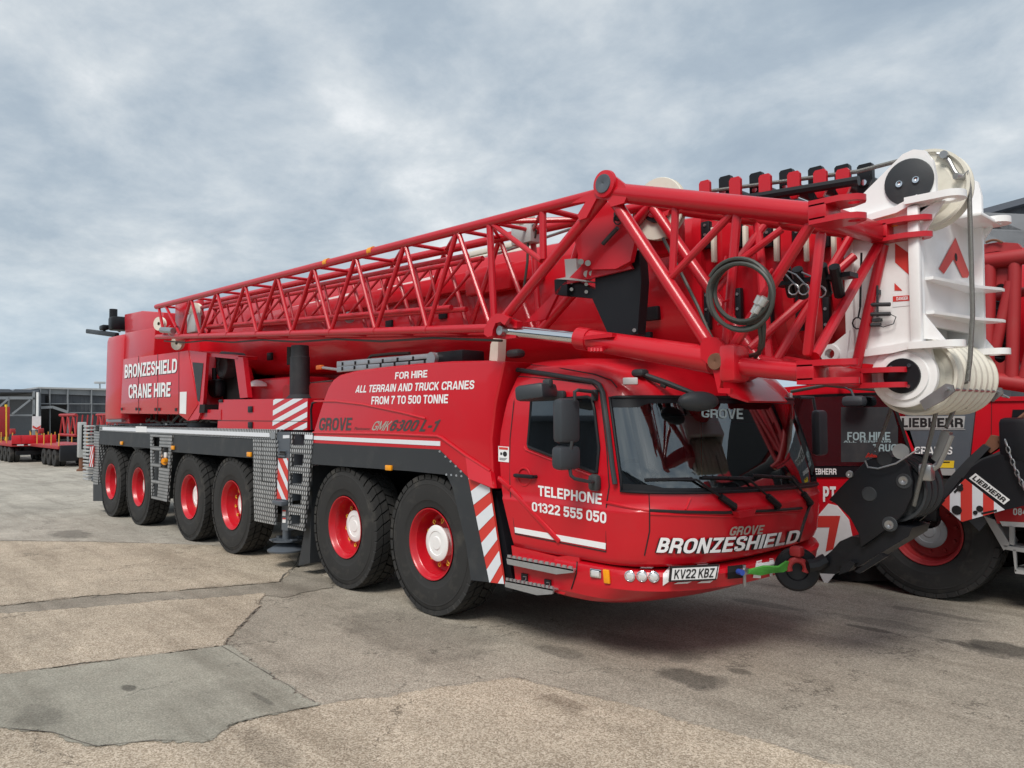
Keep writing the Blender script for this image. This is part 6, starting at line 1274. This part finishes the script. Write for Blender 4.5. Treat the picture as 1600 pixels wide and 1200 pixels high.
# its own hook block
hb2 = thing('hook_block', r_(1550, 800, 3.75), 'worn black hook block with a red and white striped corner', 'hook block')
YK = 3.7
pt = [(1468, 787), (1505, 747), (1518, 730), (1536, 718), (1562, 710), (1590, 717), (1615, 735), (1640, 760), (1645, 780), (1570, 797), (1503, 816.5)]
pl2 = MB(); pl2.slab([r_(a, b, YK) for a, b in pt], (0, .05, 0)); pl2 = pl2.build('side_plate', 'black_paint', hb2)
mb = MB(); mb.slab([r_(a, b, YK+.35) for a, b in pt], (0, .05, 0)); mb.build('side_plate', 'black_paint', hb2)
c4 = [r_(a, b, YK-.004) for a, b in [(1470, 787), (1508, 748), (1570, 796.5), (1503, 815.5)]]
mb = MB(); mb.add(c4, [(0, 1, 2, 3)], False); sb = mb.build('striped_corner', 'reflective_white', pl2, fix=False)
mb = MB()
def xband(x0, x1):
    e = [(1470, 787), (1508, 748), (1570, 796.5), (1503, 815.5)]; out = []
    for i in range(4):
        a, b = e[i], e[(i+1) % 4]
        if x0 <= a[0] <= x1: out.append(a)
        for X in sorted((x0, x1), key=lambda X: (X-a[0])/(b[0]-a[0]) if b[0] != a[0] else 0):
            if (a[0]-X)*(b[0]-X) < 0: t = (X-a[0])/(b[0]-a[0]); out.append((X, a[1]+(b[1]-a[1])*t))
    return out
for x0, x1 in ((1465, 1484), (1501, 1519), (1536, 1553)):
    p = xband(x0, x1)
    if len(p) > 2: mb.add([r_(a, b, YK-.007) for a, b in p], [list(range(len(p)))], False)
mb.build('stripe_marking', 'reflective_red', sb, fix=False)
mb = MB()
for q in ((1495, 797, .045), (1531, 795, .03), (1500, 763, .03), (1524, 801, .02)): mb.lathe([(0, q[2]), (.004, q[2]), (.004, 0)], r_(q[0], q[1], YK-.008), (0, -1, 0), 14)
mb.slab([r_(a, b, YK-.009) for a, b in [(1490, 768), (1503, 755), (1505, 759), (1492, 771)]], (0, .003, 0)); mb.slab([r_(a, b, YK-.009) for a, b in [(1533, 801), (1557, 796), (1558, 799), (1534, 804)]], (0, .003, 0)); mb.build('slots', 'black_hole', sb)
nq = [(1514, 747.5), (1524, 739.5), (1578, 781), (1568.5, 788.5)]
mb = MB(); mb.slab([r_(a, b, YK-.006) for a, b in nq], (0, .004, 0)); nb = mb.build('name_plate', 'plate_white', pl2)
a, b, c, d = [r_(*q, YK-.009) for q in (nq[0], nq[3], nq[2], nq[1])]; letter('LIEBHERR', inset(quad(a, b, c, d), (.05, .18)), 'letter_black', nb, .06)
mb = MB(); mb.slab([r_(a, b, YK+.05) for a, b in [(1464, 776), (1480, 750), (1512, 716), (1536, 694), (1546, 700), (1520, 728), (1500, 750), (1474, 782)]], (0, .3, 0)); mb.slab([r_(a, b, YK+.02) for a, b in [(1502, 745), (1530, 718), (1562, 705), (1592, 713), (1620, 732), (1616, 740), (1590, 722), (1562, 715), (1535, 724), (1508, 750)]], (0, .3, 0)); mb.build('frame_bar', 'dark_plastic', hb2)
mb = MB(); mb.slab([r_(a, b, YK+.1) for a, b in [(1535, 700), (1548, 680), (1562, 683), (1568, 694), (1548, 708)]], (0, .1, 0)); mb.pipe([r_(1562, 690, YK+.1), r_(1585, 660, YK+.1), r_(1610, 640, YK+.15)], .02, 6); mb.build('wedge_socket', 'rust', hb2)
mb = MB(); mb.box(r_(1600, 690, YK+.15), (.35, .3, .45), bev=.05); mb.build('weight', 'black_paint', hb2)
mb = MB()
for k in range(9):
    c = V(r_(1572+k*3.4, 697+k*8.5-(k-4)**2*.3, YK-.05)); d = V((.2, 0, -1)).normalized(); n_ = V((1, 0, .2)).normalized() if k % 2 else Y1
    mb.pipe([c+d*(.035*cos(g))+n_*(.016*sin(g)) for g in [2*pi*i/8 for i in range(8)]], .006, 5, True)
mb.build('chain', 'steel', hb2)
mb = MB(); mb.pipe([r_(1440, 800, YK), r_(1462, 795, YK), r_(1475, 780, YK)], .02, 6); mb.lathe([(0, .09), (.1, .09), (.1, .03), (0, .03)], r_(1450, 812, YK+.1), (0, 1, 0), 16); mb.box(r_(1456, 792, YK+.15), (.12, .1, .28), bev=.02); mb.build('hook', 'black_paint', hb2)
# ------------------------------------------------------------------ yard buildings and trailers far behind
def cladding_mat():
    m = bpy.data.materials.new('profiled_sheet'); m.use_nodes = True; N, L = _nodes(m); b = N['Principled BSDF']; M = node_math(N, L)
    tc = N.new('ShaderNodeTexCoord'); sp = N.new('ShaderNodeSeparateXYZ'); L.new(tc.outputs['Object'], sp.inputs[0])
    w = M('PINGPONG', M('ADD', sp.outputs[0], sp.outputs[1]), .15); bp = N.new('ShaderNodeBump'); bp.inputs['Strength'].default_value = 1; bp.inputs['Distance'].default_value = .25; L.new(M('SMOOTH_MIN', w, .1, .05), bp.inputs['Height']); L.new(bp.outputs[0], b.inputs['Normal'])
    n = N.new('ShaderNodeTexNoise'); n.inputs['Scale'].default_value = .8; n.inputs['Detail'].default_value = 6; L.new(tc.outputs['Object'], n.inputs[0]); r = N.new('ShaderNodeValToRGB'); r.color_ramp.elements[0].color = (.055, .062, .075, 1); r.color_ramp.elements[1].color = (.10, .11, .125, 1); L.new(n.outputs[0], r.inputs[0]); L.new(r.outputs[0], b.inputs['Base Color']); b.inputs['Roughness'].default_value = .6; MAT['profiled_sheet'] = m
cladding_mat()
BX = -62
def b_(a, b, x=BX): return at(a, b, x=x)
def bslab(pts, x, t, m, nm, par):
    mb = MB(); mb.slab([b_(a, b, x) for a, b in pts], (t, 0, 0)); return mb.build(nm, m, par)
sh = thing('open_shed', (BX, 8, 0), 'dark open fronted steel shed with a truss beam, far left behind the red trailers', 'shed')
gz = 708
bslab([(-70, 607.5), (15, 608), (20, 611), (24, 608), (62, 609), (62, 613), (-70, 613)], BX, -20, 'cladding', 'roof', sh)
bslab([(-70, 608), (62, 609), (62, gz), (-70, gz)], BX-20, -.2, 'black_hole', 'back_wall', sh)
bslab([(61, 609), (62.5, 609), (62.5, gz), (61, gz)], BX, -20, 'cladding', 'side_wall', sh)
mb = MB()
for pts in ([(-70, 619.5), (55, 619.5), (55, 624), (-70, 624)], [(-70, 647), (58, 647.5), (58, 650), (-70, 650)], [(13.2, 620), (14.8, 620), (14.8, 650), (13.2, 650)], [(51.5, 611), (55, 611), (55, gz), (51.5, gz)], [(-40, 620), (-38, 620), (-38, gz), (-40, gz)]): mb.slab([b_(a, b, BX+.1) for a, b in pts], (-.3, 0, 0))
for p, q in (((47, 625), (19, 647)), ((12, 624), (-14, 647))): mb.beam(b_(*p, BX+.2), b_(*q, BX+.2), .12, .12)
mb.build('truss', 'beam_grey', sh)
mb = MB(); mb.tube(b_(59, 613, BX+.4), b_(58.6, 652, BX+.4), .09, 8); mb.build('drainpipe', 'plate_white', sh)
wh = thing('warehouse', (BX-1, 14, 0), 'long grey clad warehouse with a pale roof band, far left beside the crane counterweight', 'warehouse')
bslab([(62.5, 615), (420, 628), (420, 690), (105, 668), (105, 632), (62.5, 632)], BX-1, -.3, 'profiled_sheet', 'wall', wh)
bslab([(62.5, 606), (90, 606.5), (420, 616), (420, 627), (62.5, 615)], BX-.8, -12, 'beam_grey', 'roof_band', wh)
bslab([(59, 604.5), (160, 607), (420, 614), (420, 616.5), (59, 607)], BX-.6, -12, 'pale_metal', 'roof_edge', wh)
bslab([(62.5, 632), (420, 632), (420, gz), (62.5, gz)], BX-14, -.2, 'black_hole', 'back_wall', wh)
mb = MB()
for a, w in ((62.8, 1.2), (78, .8), (105.8, 1.2), (143, 1.0), (180, 1), (220, 1), (260, 1), (300, 1), (340, 1)): mb.slab([b_(a, 608, BX-.5), b_(a+w, 608, BX-.5), b_(a+w, gz, BX-.5), b_(a, gz, BX-.5)], (-.3, 0, 0))
for y_ in (630, 644): mb.slab([b_(105 if y_ > 640 else 63, y_, BX-.55), b_(420, y_+2, BX-.55), b_(420, y_+3.2, BX-.55), b_(105 if y_ > 640 else 63, y_+1.2, BX-.55)], (-.2, 0, 0))
mb.beam(b_(63, 637, BX-.4), b_(82, 636, BX-.4), .15, .2); mb.beam(b_(82, 636, BX-.4), b_(106, 644, BX-.4), .15, .2); mb.build('steel_frame', 'beam_grey', wh)
bslab([(71, 618), (78, 618), (78, 630), (71, 630)], BX-.95, .05, 'black_hole', 'window', wh)
# building to the right of the cranes
wr = thing('warehouse', (5, 16, 0), 'dark blue grey sheet clad building, its roof edge showing at the far right', 'warehouse')
YW = 14
mb = MB(); mb.slab([at(a, b, y=YW) for a, b in [(1420, 362), (1660, 298), (1760, 272), (1760, 700), (1420, 700)]], (0, 12, 0)); mb.build('wall', 'profiled_sheet', wr)
mb = MB(); mb.slab([at(a, b, y=YW-.2) for a, b in [(1420, 358), (1660, 292), (1760, 266), (1760, 276), (1660, 302), (1420, 367)]], (0, 12.4, 0)); mb.build('roof_edge', 'cladding', wr)
mb = MB()
for p, q in (((1520, 345), (1660, 352)), ((1520, 342), (1620, 385)), ((1520, 372), (1640, 378))): mb.beam(at(*p, y=YW-2), at(*q, y=YW-2), .25, .3)
mb.box(at(1600, 366, y=YW-1), (8, 2, .12)); mb.build('canopy_frame', 'beam_grey', wr)
# trailers
mat('stake_paint', (.62, .33, .05), .6, var=.2)
def trailer(name, p, label, w=2.45, L=9, group=None, load=None, panel=True, cat='trailer'):
    t = thing(name, p, label, cat, group); x, y, _ = p
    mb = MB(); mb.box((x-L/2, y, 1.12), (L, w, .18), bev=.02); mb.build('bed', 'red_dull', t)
    mb = MB(); mb.box((x-L/2, y, .85), (L*.95, .9, .4)); mb.box((x-.05, y, .62), (.12, w*.8, .25)); mb.build('chassis', 'black_paint', t)
    if panel:
        mb = MB(); mb.box((x-.03, y, 1.42), (.06, w, .62), bev=.01)
        for k in (-.28, 0, .28): mb.box((x+.012, y+k*w*1.1, 1.42), (.03, .03, .6))
        tp = mb.build('tailboard', 'red_paint', t)
        mb = MB()
        for k in (-.31, 0, .31): mb.box((x+.06, y+k*w, 1.12), (.02, .36 if k else .7, .07))
        mb.build('reflective_strip', 'plate_white', t)
    for dx in (1.2, 2.5, 3.8):
        for sg in (-1, 1):
            for d in (.18, .48):
                mb = MB(); mb.lathe([(-.13, .22), (-.13, .46), (-.1, .5), (.1, .5), (.13, .46), (.13, .22), (.06, .2), (.06, 0)], (x-dx, y+sg*(w/2-d), .5), (0, sg, 0), 20); mb.build('wheel', 'rubber', t)
    for sg in (-1, 1):
        for k in range(5):
            mb = MB(); mb.tube((x-.1-k*1.8, y+sg*(w/2-.06), 1.2), (x-.1-k*1.8+random.uniform(-.05, .05), y+sg*(w/2-.06), 1.9), .032, 8); mb.build('stake', 'stake_paint', t)
    return t
TK = .70
def shrink(t): t.scale = (TK,)*3
def un_(t, p): return W[t.name]+(V(p)-W[t.name])/TK
TG = 'flatbed trailers on the far side of the yard'
p1 = at(53, 722.5, z=0); t1 = trailer('flatbed_trailer', p1, 'red flatbed trailer seen from behind with yellow stakes and a white board above it', group=TG)
mb = MB(); c = un_(t1, at(57, 661, x=p1.x-4)); mb.box(c, (.1, .52, .95)); hbd = mb.build('headboard', 'plate_white', t1)
mb = MB()
for sg in (-1, 1): mb.slab([c+V((.06, 0, -.32)), c+V((.06, sg*.24, -.16)), c+V((.06, sg*.24, -.30)), c+V((.06, 0, -.46))], (.01, 0, 0))
mb.build('chevron_marking', 'reflective_red', hbd)
mb = MB(); 
for dy in (-.8, .8): mb.box((p1.x-2.2, p1.y+dy, 1.95), (.3, .3, .35), bev=.03)
mb.build('load_post', 'red_dull', t1); shrink(t1)
p2 = at(-17, 714, z=0); t2 = trailer('flatbed_trailer', p2, 'red trailer at the left edge with a tall red crate and a yellow post', panel=False, group=TG)
mb = MB(); mb.box((p2.x-1, p2.y, 2.55), (3, 2.3, 2.2), bev=.03); mb.build('crate_load', 'red_dull', t2)
mb = MB(); q = un_(t2, at(9.5, 690, x=p2.x+.3)); q1 = un_(t2, at(9.5, 632, x=p2.x+.3)); mb.tube(q, q1, .09, 8); mb.build('post', 'yellow', t2); shrink(t2)
p3 = at(128, 729, z=0); t3 = trailer('flatbed_trailer', p3, 'trailer loaded with red lattice sections beside the crane outrigger, yellow stakes along its side', panel=False, group=TG)
mb = MB(); mb.box((p3.x+.02, p3.y-.7, .8), (.3, .9, .9), bev=.05); mb.build('rear_frame', 'black_paint', t3); shrink(t3)
x0, y0 = p3.x-.3, p3.y+.55
lt = thing('lattice_section', (x0-3, y0, .92), 'red lattice boom section carried on the trailer next to the crane outrigger', 'boom section')
zl, zh, hw = 1.25, 2.08, .72
for sy in (-1, 1):
    for zz in (zl, zh):
        mb = MB(); mb.tube((x0, y0+sy*hw, zz), (x0-2.6, y0+sy*hw, zz), .06, 8); mb.build('chord', 'red_dull', lt)
    for k in range(3):
        mb = MB(); mb.tube((x0-k*.85, y0+sy*hw, zl), (x0-k*.85-.42, y0+sy*hw, zh), .038, 6); mb.build('brace', 'red_dull', lt); mb = MB(); mb.tube((x0-k*.85-.42, y0+sy*hw, zh), (x0-k*.85-.85, y0+sy*hw, zl), .038, 6); mb.build('brace', 'red_dull', lt)
for k in range(9):
    mb = MB(); mb.tube((x0-.02, y0-hw+k*.19, zl), (x0-.02, y0-hw+k*.19+.06, zh), .03, 6); mb.build('brace', 'red_dull', lt)
p4 = at(127, 736, z=0)
og = thing('trailer_jack', p4, 'pale grey outrigger box standing just behind the near crane, left of its rear corner', 'outrigger')
mb = MB(); mb.box((p4.x, p4.y, 1.15), (.22, .26, 1.3), bev=.03); mb.build('housing', 'pale_metal', og)
mb = MB(); mb.box((p4.x+.115, p4.y, 1.25), (.02, .07, .9)); mb.build('slot', 'black_hole', og)
mb = MB(); mb.tube((p4.x, p4.y, .06), (p4.x, p4.y, .6), .08, 12); mb.lathe([(0, .16), (.06, .16), (.1, .09)], (p4.x, p4.y, 0), (0, 0, 1), 16); mb.build('leg', 'rust', og)

# building behind the photographer, seen only as a reflection in the glass and paint
ob_ = thing('office_block', (-6, -30, 0), 'long grey yard building opposite the cranes, mirrored in the cab door window', 'building')
mb = MB(); mb.box((-8, -30, 3.2), (60, 6, 6.4)); mb.build('wall', 'profiled_sheet', ob_)
mb = MB(); mb.box((-8, -30, 6.5), (61, 7, .3)); mb.box((-14, -30, 7.3), (9, 5, 1.5)); mb.build('roof', 'cladding', ob_)
for k in range(9):
    mb = MB(); mb.box((-30+k*5.5, -26.95, 2.6), (3.2, .12, 1.6), bev=.03); wn = mb.build('window', 'beam_grey', ob_)
    mb = MB(); mb.box((-30+k*5.5-.75, -26.87, 2.6), (1.35, .05, 1.35)); mb.box((-30+k*5.5+.75, -26.87, 2.6), (1.35, .05, 1.35)); mb.build('pane', 'glass_dark', wn)

lm = thing('lamp_mast', at(157, 700, x=-70), 'thin grey mast standing behind the warehouse, just left of the crane counterweight', 'mast')
mb = MB(); a = at(157, 700, x=-70); b = at(156, 598, x=-70); mb.tube(a, b, .10, 8, .06); mb.build('pole', 'beam_grey', lm)
mb = MB(); mb.box(b, (.2, .9, .2), bev=.03); mb.build('lamp_head', 'pale_metal', lm)
